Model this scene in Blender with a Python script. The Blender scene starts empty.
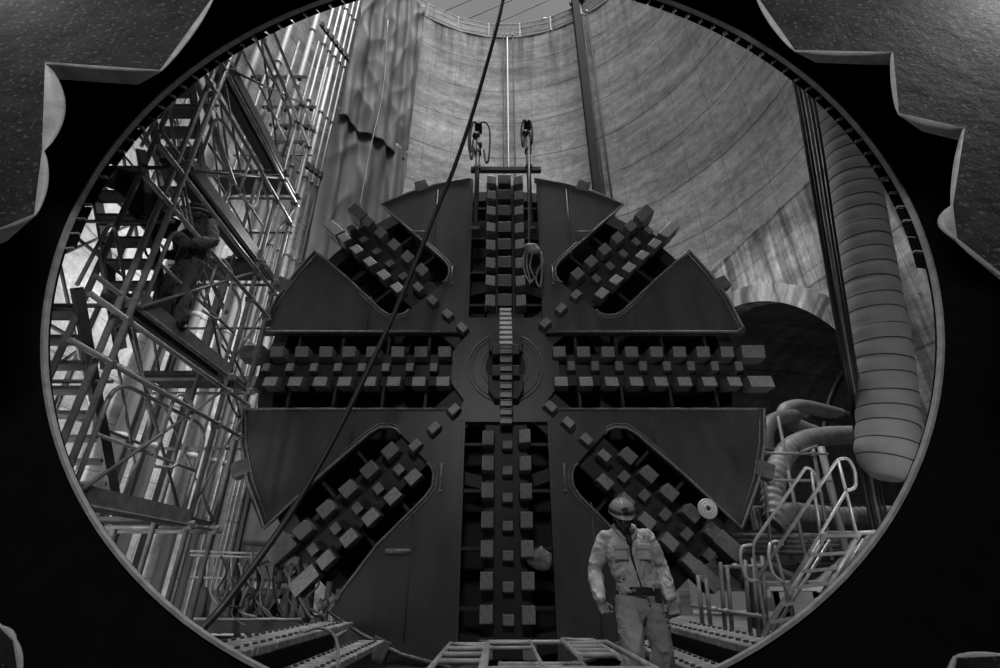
import bpy, bmesh, math, random
from mathutils import Vector, Matrix, noise
random.seed(7)
R = math.radians
F, PITCH, CAMZ = 490.0, R(27.0), 1.0
CP, SP = math.cos(PITCH), math.sin(PITCH)
scene = bpy.context.scene
COL = scene.collection

# ------------------------------------------------------------------ survey helpers
def ray(px, py):
    u, v = (px - 500) / F, (334 - py) / F
    dy, dz = CP - v * SP, SP + v * CP
    return u / dy, dz / dy
def at(px, py, Y):
    a, b = ray(px, py)
    return Vector((a * Y, Y, CAMZ + b * Y))
SX, SY, SR = 0.3, 10.5, 10.2            # shaft centre and radius
def wall_y(px, py, rr=SR):
    a, _ = ray(px, py)
    A, B, C = a * a + 1, -2 * (a * SX + SY), SX * SX + SY * SY - rr * rr
    return (-B + math.sqrt(max(B * B - 4 * A * C, 0))) / (2 * A)

# ------------------------------------------------------------------ materials
def mat(name, v, rough=0.6, metal=0.0, var=0.25, scale=3.0, stretch=(1, 1, 1), bump=0.0, detail=6.0, spots=None, spec=0.4):
    m = bpy.data.materials.new(name); m.use_nodes = True
    nt = m.node_tree; N, L = nt.nodes, nt.links
    b = N['Principled BSDF']
    b.inputs['Roughness'].default_value = rough
    b.inputs['Metallic'].default_value = metal
    b.inputs['Specular IOR Level'].default_value = spec
    tc = N.new('ShaderNodeTexCoord'); mp = N.new('ShaderNodeMapping')
    mp.inputs['Scale'].default_value = stretch
    L.new(tc.outputs['Object'], mp.inputs['Vector'])
    n = N.new('ShaderNodeTexNoise'); n.inputs['Scale'].default_value = scale
    n.inputs['Detail'].default_value = detail; n.inputs['Roughness'].default_value = 0.62
    L.new(mp.outputs['Vector'], n.inputs['Vector'])
    r = N.new('ShaderNodeValToRGB')
    lo, hi = v * (1 - var), v * (1 + var)
    r.color_ramp.elements[0].position = 0.3; r.color_ramp.elements[0].color = (lo, lo, lo, 1)
    r.color_ramp.elements[1].position = 0.7; r.color_ramp.elements[1].color = (hi, hi, hi, 1)
    L.new(n.outputs['Fac'], r.inputs['Fac'])
    out = r.outputs['Color']
    if spots:
        sc, th, val = spots
        n2 = N.new('ShaderNodeTexNoise'); n2.inputs['Scale'].default_value = sc; n2.inputs['Detail'].default_value = 3
        L.new(tc.outputs['Object'], n2.inputs['Vector'])
        r2 = N.new('ShaderNodeValToRGB')
        r2.color_ramp.elements[0].position = th; r2.color_ramp.elements[1].position = th + 0.04
        L.new(n2.outputs['Fac'], r2.inputs['Fac'])
        mx = N.new('ShaderNodeMixRGB'); mx.inputs['Color2'].default_value = (val, val, val, 1)
        L.new(r2.outputs['Color'], mx.inputs['Fac']); L.new(out, mx.inputs['Color1'])
        out = mx.outputs['Color']
    L.new(out, b.inputs['Base Color'])
    if bump:
        bp = N.new('ShaderNodeBump'); bp.inputs['Strength'].default_value = bump; bp.inputs['Distance'].default_value = 0.05
        L.new(n.outputs['Fac'], bp.inputs['Height']); L.new(bp.outputs['Normal'], b.inputs['Normal'])
    return m

def concrete_uv(name, base, course=1.15, panel=1.6, dark=0.5, streak=0.0, seam=0.013, lift=2.9, top=None, mott=.42):
    """cast concrete: formwork seams, irregular pour lines, mottling, run-off stains; UV in metres"""
    m = bpy.data.materials.new(name); m.use_nodes = True
    nt = m.node_tree; N, L = nt.nodes, nt.links
    b = N['Principled BSDF']; b.inputs['Roughness'].default_value = 0.85; b.inputs['Specular IOR Level'].default_value = 0.2
    uv = N.new('ShaderNodeUVMap')
    def warp(amt, sc):
        n = N.new('ShaderNodeTexNoise'); n.inputs['Scale'].default_value = sc; n.inputs['Detail'].default_value = 5
        L.new(uv.outputs['UV'], n.inputs['Vector'])
        k = N.new('ShaderNodeVectorMath'); k.operation = 'MULTIPLY_ADD'
        L.new(n.outputs['Color'], k.inputs[0]); k.inputs[1].default_value = (amt, amt, 0); L.new(uv.outputs['UV'], k.inputs[2])
        return k.outputs['Vector']
    def brick(vec, w, h, mort, smooth, dk, c2):
        br = N.new('ShaderNodeTexBrick'); br.offset = 0.0
        br.inputs['Scale'].default_value = 1.0
        br.inputs['Brick Width'].default_value = w; br.inputs['Row Height'].default_value = h
        br.inputs['Mortar Size'].default_value = mort; br.inputs['Mortar Smooth'].default_value = smooth
        br.inputs['Color1'].default_value = (1, 1, 1, 1); br.inputs['Color2'].default_value = (c2, c2, c2, 1)
        br.inputs['Mortar'].default_value = (dk,) * 3 + (1,)
        L.new(vec, br.inputs['Vector']); return br.outputs['Color']
    def noi(sx, sy, sc, det=6, lo=.35, hi=.65, a=.6, c=1.0, vec=None, rough=.65):
        mp = N.new('ShaderNodeMapping'); mp.inputs['Scale'].default_value = (sx, sy, 1)
        L.new(vec or uv.outputs['UV'], mp.inputs['Vector'])
        n = N.new('ShaderNodeTexNoise'); n.inputs['Scale'].default_value = sc; n.inputs['Detail'].default_value = det
        n.inputs['Roughness'].default_value = rough
        L.new(mp.outputs['Vector'], n.inputs['Vector'])
        r = N.new('ShaderNodeValToRGB')
        r.color_ramp.elements[0].position = lo; r.color_ramp.elements[0].color = (a, a, a, 1)
        r.color_ramp.elements[1].position = hi; r.color_ramp.elements[1].color = (c, c, c, 1)
        L.new(n.outputs['Fac'], r.inputs['Fac'])
        return r.outputs['Color']
    def mul(x, y, fac=None):
        k = N.new('ShaderNodeMixRGB'); k.blend_type = 'MULTIPLY'; k.inputs['Fac'].default_value = 1
        if fac is not None: L.new(fac, k.inputs['Fac'])
        L.new(x, k.inputs['Color1']); L.new(y, k.inputs['Color2']); return k.outputs['Color']
    c = brick(warp(.05, 1.2), panel, course, seam, .3, dark, .93)                     # formwork seams
    c = mul(c, brick(warp(.4, .5), 400, lift, .06, .9, .42, .9))                     # pour lines, uneven
    c = mul(c, noi(.25, 1, .7, 9, .32, .68, mott, 1.15))                              # bands of tone
    c = mul(c, noi(1, 1, 2.2, 12, .33, .66, .58, 1.2, None, .74))                    # mottling
    c = mul(c, noi(1, 1, 9, 6, .3, .6, .82, 1.06))                                    # grain
    c = mul(c, noi(1, 1, 2.6, 2, .25, .29, .5, 1.0))                                  # tie holes and patches
    if streak:
        c = mul(c, noi(2.4, .12, .8, 8, .40, .60, 1 - streak, 1.25))
    if top is not None:                                                               # run-off below the rim
        sp = N.new('ShaderNodeSeparateXYZ'); L.new(uv.outputs['UV'], sp.inputs['Vector'])
        mr = N.new('ShaderNodeMapRange'); mr.inputs['From Min'].default_value = top - 7; mr.inputs['From Max'].default_value = top
        L.new(sp.outputs['Y'], mr.inputs['Value'])
        c = mul(c, noi(1.6, .06, .9, 7, .40, .56, .35, 1.05), mr.outputs['Result'])
    k = N.new('ShaderNodeMixRGB'); k.blend_type = 'MULTIPLY'; k.inputs['Fac'].default_value = 1
    k.inputs['Color2'].default_value = (base, base, base, 1)
    L.new(c, k.inputs['Color1']); L.new(k.outputs['Color'], b.inputs['Base Color'])
    return m

M = {}
M['concrete'] = concrete_uv('shaft_concrete', 0.60, top=34.3)
M['concrete2'] = concrete_uv('portal_concrete', 0.62, 1.5, 2.2, .55, .7, mott=.25)
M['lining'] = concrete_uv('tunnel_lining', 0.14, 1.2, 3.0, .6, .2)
M['parapet'] = concrete_uv('parapet_panels', 0.55, .72, 4.2, .3, 0, .03)
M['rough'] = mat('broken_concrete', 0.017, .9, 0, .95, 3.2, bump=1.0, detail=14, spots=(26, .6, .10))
M['break'] = mat('sheared_edge', 0.4, .45, 0, .35, 5, bump=.2)  # pale colour carries the highlight along the broken edge
M['black'] = mat('black_rubber', 0.008, .85, 0, .3, 6, spec=.1)
M['floor'] = mat('floor_slab', 0.12, .85, 0, .4, 1.5, bump=.2)
M['plate'] = mat('painted_cutter_steel', 0.052, .42, .0, .35, 1.6, stretch=(1.6, 1, .5), spots=(9, .73, .16))
M['spoke'] = mat('spoke_steel', 0.024, .55, .0, .35, 2.5)
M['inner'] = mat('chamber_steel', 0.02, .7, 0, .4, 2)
M['bit'] = mat('cutter_bit_steel', 0.10, .5, 0.0, .35, 9, stretch=(1, 1, 1), bump=.15)
M['tip'] = mat('hard_facing', 0.19, .4, .0, .4, 14, stretch=(1, 1, 4))
M['bead'] = mat('weld_bead', 0.17, .45, 0, .5, 25)
M['fish'] = mat('centre_bit_steel', 0.10, .35, .0, .3, 10)
M['tube'] = mat('galvanised_tube', 0.34, .4, .15, .3, 8)
M['tubed'] = mat('weathered_tube', 0.17, .5, .1, .4, 6)
M['plank'] = mat('dark_plank', 0.05, .75, 0, .4, 5, stretch=(1, .2, 1))
M['tread'] = mat('tread_steel', 0.08, .6, .2, .35, 6)
M['pipe'] = mat('zinc_pipe', 0.24, .5, .1, .25, 4, stretch=(1, 1, .2))
M['pvc'] = mat('pale_pipe', 0.27, .6, 0, .25, 3, stretch=(1, 1, .15))
M['bracket'] = mat('black_bracket', 0.02, .6, 0, .3, 5)
M['tarp'] = mat('grey_tarpaulin', 0.065, .7, 0, .3, 1.2, stretch=(1, 1, .4))
M['dark'] = mat('dark_steel', 0.035, .55, 0, .4, 3)
M['cable'] = mat('black_cable', 0.01, .5, 0, .3, 10)
M['duct'] = mat('duct_fabric', 0.27, .7, 0, .14, 2.5)
M['hoop'] = mat('duct_hoop', 0.03, .6, 0, .2, 4)
M['rust'] = mat('worn_beam', 0.2, .65, .1, .6, 6, bump=.3, spots=(11, .6, .42))
M['black2'] = mat('blackened_steel', 0.014, .8, 0, .3, 2, spec=.15)
M['rimsteel'] = mat('rim_steel', 0.42, .5, 0, .3, 9)
M['alu'] = mat('aluminium', 0.45, .35, .3, .2, 6)
M['hose'] = mat('pale_hose', 0.2, .5, 0, .25, 4)
M['hosed'] = mat('grey_hose', 0.12, .55, 0, .3, 4)
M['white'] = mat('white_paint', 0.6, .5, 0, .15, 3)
M['mid'] = mat('machine_grey', 0.18, .55, .1, .4, 5)
M['jacket'] = mat('work_jacket', 0.48, .85, 0, .3, 6, bump=.2)
M['trouser'] = mat('work_trousers', 0.36, .85, 0, .35, 5, bump=.2)
M['skin'] = mat('skin', 0.16, .6, 0, .15, 8)
M['helmet'] = mat('helmet_shell', 0.27, .35, 0, .1, 5)
M['stripe'] = mat('helmet_stripe', 0.05, .4, 0, .1, 5)
M['glove'] = mat('work_glove', 0.16, .8, 0, .4, 12)
M['belt'] = mat('belt_webbing', 0.025, .7, 0, .3, 12)
M['overalls'] = mat('dark_blue_overalls', 0.085, .85, 0, .4, 6)
M['blackcloth'] = mat('dark_overalls', 0.04, .85, 0, .4, 6)

# ------------------------------------------------------------------ mesh builder
class MB:
    def __init__(s): s.v, s.f, s.sm = [], [], []
    def add(s, vs, fs, smooth=False):
        o = len(s.v); s.v += [Vector(p) for p in vs]
        for f in fs: s.f.append([i + o for i in f]); s.sm.append(smooth)
        return s
    def box(s, c, d, rot=None, taper=1.0):
        c = Vector(c); h = [x / 2 for x in d]; vs = []
        for z in (-1, 1):
            t = taper if z > 0 else 1
            for x, y in ((-1, -1), (1, -1), (1, 1), (-1, 1)):
                p = Vector((x * h[0] * t, y * h[1] * t, z * h[2]))
                vs.append(c + (rot @ p if rot else p))
        return s.add(vs, [(3, 2, 1, 0), (4, 5, 6, 7), (0, 1, 5, 4), (1, 2, 6, 5), (2, 3, 7, 6), (3, 0, 4, 7)])
    def beam(s, p, q, w, h, up=(0, 0, 1)):
        """rectangular bar from p to q: w sideways, h along up"""
        p, q = Vector(p), Vector(q); d = (q - p); l = d.length; d.normalize()
        up = Vector(up); sd = d.cross(up)
        if sd.length < 1e-4: sd = d.cross(Vector((1, 0, 0)))
        sd.normalize(); u2 = sd.cross(d)
        return s.box((p + q) / 2, (w, l, h), Matrix((sd, d, u2)).transposed())
    def tube(s, pts, r, n=8, closed=False):
        pts = [Vector(p) for p in pts]; k = len(pts)
        rs = r if isinstance(r, (list, tuple)) else [r] * k
        t0 = (pts[1] - pts[0]).normalized()
        ref = Vector((0, 0, 1)) if abs(t0.z) < .9 else Vector((1, 0, 0))
        nrm = t0.cross(ref).normalized(); rings = []; vs = []
        for i, p in enumerate(pts):
            a = pts[i - 1] if (i > 0 or closed) else p
            b = pts[(i + 1) % k] if (i < k - 1 or closed) else p
            t = (b - a)
            t = t.normalized() if t.length > 1e-9 else t0
            nrm = (nrm - t * nrm.dot(t))
            nrm = nrm.normalized() if nrm.length > 1e-6 else t.orthogonal().normalized()
            bn = t.cross(nrm)
            for j in range(n):
                an = 2 * math.pi * j / n
                vs.append(p + (nrm * math.cos(an) + bn * math.sin(an)) * rs[i])
        fs = []
        for i in range(k if closed else k - 1):
            for j in range(n):
                a, b = i * n + j, i * n + (j + 1) % n
                c, d = ((i + 1) % k) * n + (j + 1) % n, ((i + 1) % k) * n + j
                fs.append((a, b, c, d))
        s.add(vs, fs, True)
        if not closed:
            o = len(s.v) - len(vs)
            s.f.append([o + j for j in range(n)][::-1]); s.sm.append(False)
            s.f.append([o + (k - 1) * n + j for j in range(n)]); s.sm.append(False)
        return s
    def prism(s, poly, y0, y1, mp=None):
        """2-D polygon (x,z) extruded from y0 (front) to y1"""
        mp = mp or (lambda x, y, z: Vector((x, y, z))); n = len(poly)
        vs = [mp(x, y0, z) for x, z in poly] + [mp(x, y1, z) for x, z in poly]
        fs = [tuple(range(n)), tuple(range(2 * n - 1, n - 1, -1))]
        fs += [(i, i + n, (i + 1) % n + n, (i + 1) % n) for i in range(n)]
        return s.add(vs, fs)
    def ring(s, r0, r1, y0, y1, n=96, c=(0, 0), a0=0, a1=360, smooth=True):
        """annular band about the y axis"""
        full = abs(a1 - a0) >= 360; k = n if full else n + 1; vs = []
        for i in range(k):
            a = R(a0 + (a1 - a0) * i / n); ca, sa = math.cos(a), math.sin(a)
            for rr, yy in ((r0, y0), (r1, y0), (r1, y1), (r0, y1)):
                vs.append((c[0] + rr * ca, yy, c[1] + rr * sa))
        for i in range(n):
            j = (i + 1) % k
            for q in range(4):
                w = (q + 1) % 4
                o = len(s.v)
                s.add([vs[i * 4 + q], vs[i * 4 + w], vs[j * 4 + w], vs[j * 4 + q]], [(0, 1, 2, 3)], False)
        return s
    def ball(s, c, r, n=12, m=8, sc=(1, 1, 1)):
        c = Vector(c); vs = []
        for i in range(m + 1):
            t = math.pi * i / m
            for j in range(n):
                p = 2 * math.pi * j / n
                vs.append(c + Vector((math.sin(t) * math.cos(p) * r * sc[0], math.sin(t) * math.sin(p) * r * sc[1], math.cos(t) * r * sc[2])))
        fs = [(i * n + j, (i + 1) * n + j, (i + 1) * n + (j + 1) % n, i * n + (j + 1) % n) for i in range(m) for j in range(n)]
        return s.add(vs, fs, True)
    def mesh(s, name, off=Vector((0, 0, 0)), weld=False):
        me = bpy.data.meshes.new(name)
        me.from_pydata([tuple(p - off) for p in s.v], [], s.f)
        me.polygons.foreach_set('use_smooth', s.sm)
        bm = bmesh.new(); bm.from_mesh(me)
        if weld: bmesh.ops.remove_doubles(bm, verts=bm.verts, dist=1e-5)
        bmesh.ops.recalc_face_normals(bm, faces=bm.faces); bm.to_mesh(me); bm.free()
        me.update(); return me
    def build(s, name, m, parent=None, local=False, bevel=0, origin=None, weld=False):
        if parent is not None: off = Vector((0, 0, 0)) if local else WL[parent.name]
        elif origin is not None: off = Vector(origin)
        else:
            lo = [min(p[i] for p in s.v) for i in range(3)]; hi = [max(p[i] for p in s.v) for i in range(3)]
            off = Vector(((lo[0] + hi[0]) / 2, (lo[1] + hi[1]) / 2, lo[2]))
        me = s.mesh(name, off, weld); me.materials.append(m)
        o = bpy.data.objects.new(name, me); COL.objects.link(o)
        if parent is not None: o.parent = parent; WL[o.name] = WL[parent.name]
        else: o.location = off; WL[o.name] = off
        if bevel:
            b = o.modifiers.new('bevel', 'BEVEL'); b.width = bevel; b.segments = 1; b.limit_method = 'ANGLE'
        return o
WL = {}
def tag(o, label=None, cat=None, group=None, kind=None):
    if label: o['label'] = label
    if cat: o['category'] = cat
    if group: o['group'] = group
    if kind: o['kind'] = kind
    return o
def empty(name, loc, label, cat, group=None):
    o = bpy.data.objects.new(name, None); COL.objects.link(o); o.location = loc; o.empty_display_size = .2
    WL[o.name] = Vector(loc); return tag(o, label, cat, group)
def struct(o): o['kind'] = 'structure'; return o
def tubes(name, m, pts, r, parent=None, n=8): return MB().tube(pts, r, n).build(name, m, parent)
def arcpts(p, q, sag, n=16):
    p, q = Vector(p), Vector(q)
    return [p.lerp(q, i / n) + Vector((0, 0, -4 * sag * (i / n) * (1 - i / n))) for i in range(n + 1)]
def smoothpath(pts, k=6):
    pts = [Vector(p) for p in pts]; out = []
    for i in range(len(pts) - 1):
        p0, p1, p2, p3 = pts[max(i - 1, 0)], pts[i], pts[i + 1], pts[min(i + 2, len(pts) - 1)]
        for j in range(k):
            t = j / k
            out.append(.5 * ((2 * p1) + (p2 - p0) * t + (2 * p0 - 5 * p1 + 4 * p2 - p3) * t * t + (3 * p1 - p0 - 3 * p2 + p3) * t ** 3))
    out.append(pts[-1]); return out
def roundpath(pts, rad, k=5):
    pts = [Vector(p) for p in pts]; out = [pts[0]]
    for i in range(1, len(pts) - 1):
        a, b, c = pts[i - 1], pts[i], pts[i + 1]
        r = min(rad, (a - b).length * .49, (c - b).length * .49)
        p, q = b + (a - b).normalized() * r, b + (c - b).normalized() * r
        for j in range(k + 1):
            t = j / k; out.append(p * (1 - t) ** 2 + b * 2 * t * (1 - t) + q * t * t)
    out.append(pts[-1]); return out
ORD = ['first', 'second', 'third', 'fourth', 'fifth', 'sixth', 'seventh', 'eighth', 'ninth', 'tenth', 'eleventh', 'twelfth']

# ================================================================== SETTING
AZ = 4.43                                   # height of the machine axis
TD = Vector((-.224, .974, 0)); TN = Vector((.974, .224, 0))          # side portal: along its wall, and into the side tunnel
TP = Vector((7.87, 15.8, AZ)); TR = 5.2
def portal_uv(p):
    d = Vector(p) - TP; return d.dot(TD), d.z, d.dot(TN)
def make_shaft():
    n, H = 300, 34.3; zs = [0, 1, 2, 3, 4, 5, 6, 7, 8, 9, 10, 11, 12, 14, 17, 20, 24, 28, 31, H]
    verts, faces, uvs = [], [], []
    for z in zs:
        for i in range(n + 1):
            a = 2 * math.pi * i / n
            verts.append((SX + SR * math.cos(a), SY + SR * math.sin(a), z))
    for k in range(len(zs) - 1):
        for i in range(n):
            idx = (k * (n + 1) + i, k * (n + 1) + i + 1, (k + 1) * (n + 1) + i + 1, (k + 1) * (n + 1) + i)
            c = sum((Vector(verts[j]) for j in idx), Vector()) / 4
            s, t, w = portal_uv(c)
            if c.x > 2 and s * s + t * t < (TR + .35) ** 2: continue
            if c.y < 4.0 and c.z < 14: continue
            faces.append(idx)
            uvs += [((i + d) / n * 2 * math.pi * SR, zs[k + e]) for d, e in ((0, 0), (1, 0), (1, 1), (0, 1))]
    me = bpy.data.meshes.new('wall_shaft'); me.from_pydata(verts, [], faces)
    ul = me.uv_layers.new(name='UVMap')
    for i, u in enumerate(uvs): ul.data[i].uv = u
    me.polygons.foreach_set('use_smooth', [True] * len(faces))
    me.materials.append(M['concrete'])
    o = bpy.data.objects.new('wall_shaft', me); COL.objects.link(o); struct(o)
make_shaft()
def uvbox(o, fn):
    me = o.data; ul = me.uv_layers.new(name='UVMap'); loc = o.location
    for p in me.polygons:
        for li in p.loop_indices: ul.data[li].uv = fn(me.vertices[me.loops[li].vertex_index].co + loc, p.normal)
# parapet ring on top of the shaft
mb = MB(); segs = 30
for i in range(segs):
    a0, a1 = 2 * math.pi * i / segs, 2 * math.pi * (i + 1) / segs
    p = [Vector((SX + (SR + .12) * math.cos(a), SY + (SR + .12) * math.sin(a), 0)) for a in (a0, a1)]
    d = (p[1] - p[0]).normalized(); mid = (p[0] + p[1]) / 2
    mb.beam(p[0] + Vector((0, 0, 35.0)), p[1] + Vector((0, 0, 35.0)), .25, 1.4)
o = struct(mb.build('trim_1', M['parapet']))
uvbox(o, lambda c, nn: (math.atan2(c.y - SY, c.x - SX) * SR, c.z))
mb = MB()
for zz in (35.75, 35.25):
    mb.ring(SR - .02, SR + .03, zz, zz + .05, 30)
mb2 = MB()
for v in mb.v: mb2.v.append(Vector((SX + v.x, SY + v.z, v.y)))
mb2.f, mb2.sm = mb.f, mb.sm
for i in range(segs):
    a = 2 * math.pi * i / segs
    mb2.box((SX + SR * math.cos(a), SY + SR * math.sin(a), 35.1), (.09, .09, 1.6))
struct(mb2.build('trim_2', M['mid']))
# floor
struct(MB().box((0, 8, -.2), (26, 32, .36)).build('floor', M['floor']))
# side portal headwall with arch
def arch(r, n=40): return [(-r * math.cos(math.pi * i / n), r * math.sin(math.pi * i / n)) for i in range(n + 1)]
pm = lambda x, y, z: TP + TD * x + TN * y + Vector((0, 0, z))
zb = -AZ - .02
poly = [(-9.6, zb), (-TR, zb)] + arch(TR) + [(TR, zb), (5.6, zb), (5.6, 7.08), (-9.6, 7.08)]
o = struct(MB().prism(poly, 0, .5, pm).build('wall_portal', M['concrete2']))
uvbox(o, lambda c, nn: ((c - TP).dot(TD), c.z) if abs(nn.z) < .7 else ((c - TP).dot(TD), (c - TP).dot(TN)))
# raised ring round the arch
mb = MB(); A = arch(TR - .02); B = arch(TR + .55)
poly = [(TR + .55, zb)][:0] + [(-TR + .02, zb)] + A + [(TR - .02, zb), (TR + .55, zb)] + B[::-1] + [(-TR - .55, zb)]
o = struct(mb.prism(poly, -.14, .02, pm).build('trim_3', M['concrete2']))
uvbox(o, lambda c, nn: (math.atan2(c.z - AZ, (c - TP).dot(TD)) * TR, (c - TP).dot(TD)))
mb = MB(); n = 48
for k in range(8):
    for i in range(n):
        a0, a1 = math.pi * (i / n * 1.5 - .25), math.pi * ((i + 1) / n * 1.5 - .25)
        w0, w1 = k * 2.2 + .5, k * 2.2 + 2.7
        mb.add([pm(-TR * math.cos(a0), w0, TR * math.sin(a0)), pm(-TR * math.cos(a1), w0, TR * math.sin(a1)),
                pm(-TR * math.cos(a1), w1, TR * math.sin(a1)), pm(-TR * math.cos(a0), w1, TR * math.sin(a0))], [(0, 1, 2, 3)], True)
mb.add([pm(-TR * math.cos(2 * math.pi * i / 40), 18.1, TR * math.sin(2 * math.pi * i / 40)) for i in range(40)], [tuple(range(40))])
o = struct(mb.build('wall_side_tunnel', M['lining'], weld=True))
uvbox(o, lambda c, nn: ((c - TP).dot(TN), math.atan2(c.z - AZ, (c - TP).dot(TD)) * TR))
# wall the seal is bolted to (faces the shaft) and the camera's own tunnel behind it
RX, RY, RR = -.064, 3.83, 4.19
o = struct(MB().ring(RR + .55, 9.6, RY + .06, RY + .3, 96, (RX, AZ)).build('wall_front', M['concrete2']))
uvbox(o, lambda c, nn: (c.x, c.z))
mb = MB(); n = 64
for i in range(n):
    a0, a1 = 2 * math.pi * i / n, 2 * math.pi * (i + 1) / n
    mb.add([(7 * math.cos(a), y, AZ + 7 * math.sin(a)) for a, y in ((a0, -7), (a1, -7), (a1, 3.8), (a0, 3.8))], [(0, 1, 2, 3)], True)
mb.add([(7 * math.cos(2 * math.pi * i / n), -7, AZ + 7 * math.sin(2 * math.pi * i / n)) for i in range(n)], [tuple(range(n))])
struct(mb.build('wall_tunnel', M['dark'], weld=True))

# ================================================================== ENTRANCE SEAL RING
seal = empty('entrance_seal', (RX, RY, AZ), 'round black rubber entrance seal framing the whole view of the shaft', 'seal ring')
MB().ring(RR, 6.95, RY - .03, RY + .05, 128, (RX, AZ)).build('rubber_sheet', M['black'], seal)
MB().ring(RR - .014, RR + .008, RY - .045, RY + .01, 160, (RX, AZ)).build('rim', M['rimsteel'], seal)
fm = MB().box((RR + .02, .062, 0), (.18, .014, .165)).mesh('flap_plate'); fm.materials.append(M['black'])
bm_ = MB().box((RR - .015, .04, 0), (.12, .03, .016)).mesh('bracket'); bm_.materials.append(M['rimsteel'])
k = 0
for i in range(76):
    a = -9 + 2.6 * i
    for nm, me, da in (('flap_plate', fm, 0), ('bracket', bm_, 1.3)):
        if nm == 'bracket' and i % 2 and random.random() < .35: continue
        c = bpy.data.objects.new(nm, me); COL.objects.link(c); c.parent = seal
        c.rotation_euler = (0, -R(a + da + random.uniform(-.15, .15)), 0)

# ================================================================== BROKEN COLLAR IN FRONT OF THE SEAL
ZY = 2.6
zz = [(45, 62), (160, 70), (212, -2), (250, -60), (345, -50), (400, -130), (560, -140), (640, -60), (715, -75), (757, -4), (795, 50), (893, 52), (899, 113), (965, 128),
      (953, 205), (957, 238), (1005, 276), (1050, 290), (1040, 390), (1110, 440), (1080, 560), (1090, 640), (1002, 656), (957, 658), (948, 700), (880, 780),
      (700, 830), (500, 850), (300, 830), (110, 780), (60, 700), (18, 674), (13, 641), (0, 628), (-60, 600), (-90, 480), (-120, 380), (-50, 330), (-45, 245), (0, 228), (34, 214), (42, 150)]
pts = [at(x, y, ZY) for x, y in zz]
cen = Vector((0, ZY, 3.4))
bulge = {0: .016, 1: .022, 9: .022, 10: .026, 11: .014, 12: .03, 13: .014, 14: .055, 15: .012, 16: .03, 40: .03, 41: .085, 39: .012}
front, deep = [], [[], [], [], [], []]
for i, p in enumerate(pts):
    q = pts[(i + 1) % len(pts)]; mid = (p + q) / 2
    inw = Vector((-(q - p).z, 0, (q - p).x)).normalized()
    if inw.dot(cen - mid) < 0: inw = -inw
    for j in range(10):
        t = j / 10; b = p.lerp(q, t); w_ = .009 + bulge.get(i, .008) * 1.25 * math.sin(math.pi * t) ** .8
        front.append(b)
        for k in range(5):
            an = (k + 1) / 5 * math.pi / 2
            deep[k].append(b + inw * (w_ * math.sin(an)) + Vector((0, (.006 + w_ * .5) * (1 - math.cos(an)), 0)))
n = len(front)
outer = []
for b in front:
    d = b - Vector((0, ZY, AZ)); d.y = 0; outer.append(Vector((0, ZY, AZ)) + d.normalized() * 7.0)
back = Vector((0, .2, 0))
rings = [outer, front] + deep + [[b + Vector((0, .16, 0)) + (o_ - b).normalized() * .3 for b, o_ in zip(front, outer)], [o_ + back for o_ in outer]]
vs = [v for r_ in rings for v in r_]; fo, fe = [], []
for r_ in range(len(rings) - 1):
    for i in range(n):
        j = (i + 1) % n; q4 = (r_ * n + i, r_ * n + j, (r_ + 1) * n + j, (r_ + 1) * n + i)
        (fe if 1 <= r_ <= 6 else fo).append(q4)
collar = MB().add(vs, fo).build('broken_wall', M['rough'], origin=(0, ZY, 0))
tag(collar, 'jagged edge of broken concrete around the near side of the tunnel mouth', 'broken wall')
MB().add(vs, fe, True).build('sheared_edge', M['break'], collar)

# ================================================================== TUNNEL BORING MACHINE
HX, HY = .045, 8.0
tbm = empty('tunnel_boring_machine', (HX, HY, AZ), 'giant dark cutter wheel of the tunnel boring machine filling the shaft', 'boring machine')
RW = 4.545
def pol(r, a): return (r * math.cos(R(a)), r * math.sin(R(a)))
def loc45(al, pe): c = math.sqrt(.5); return (al * c - pe * c, al * c + pe * c)
INX, INZ = .68, .73
def quad_poly(hw, a1, a2):
    e = hw - .78
    P = [(INX, INZ), (4.44, INZ)]
    P += [pol(RW, a) for a in (9.6, 14, 18, 22, 26, 30, a1)]
    P += [loc45(3.4, -.79 - e), loc45(2.36, -.78 - e), loc45(2.22, -.75 - e), loc45(2.1, -.64 - e), loc45(2.05, -.5 - e), loc45(2.05, .5 + e), loc45(2.1, .64 + e), loc45(2.22, .75 + e), loc45(2.36, .78 + e), loc45(3.4, .79 + e)]
    P += [pol(RW, a) for a in (a2, 60, 64, 68, 72, 76, 81)]
    P += [(INX, 4.43), (INX, INZ)]
    return P[:-1]
def rivets(mb, p, q, step, y, r=.012):
    p, q = Vector(p), Vector(q); n = int((q - p).length / step)
    for i in range(n):
        c = p.lerp(q, (i + .5) / n)
        mb.ball((c.x, y, c.y), r, 6, 4, (1, .6, 1))
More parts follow.
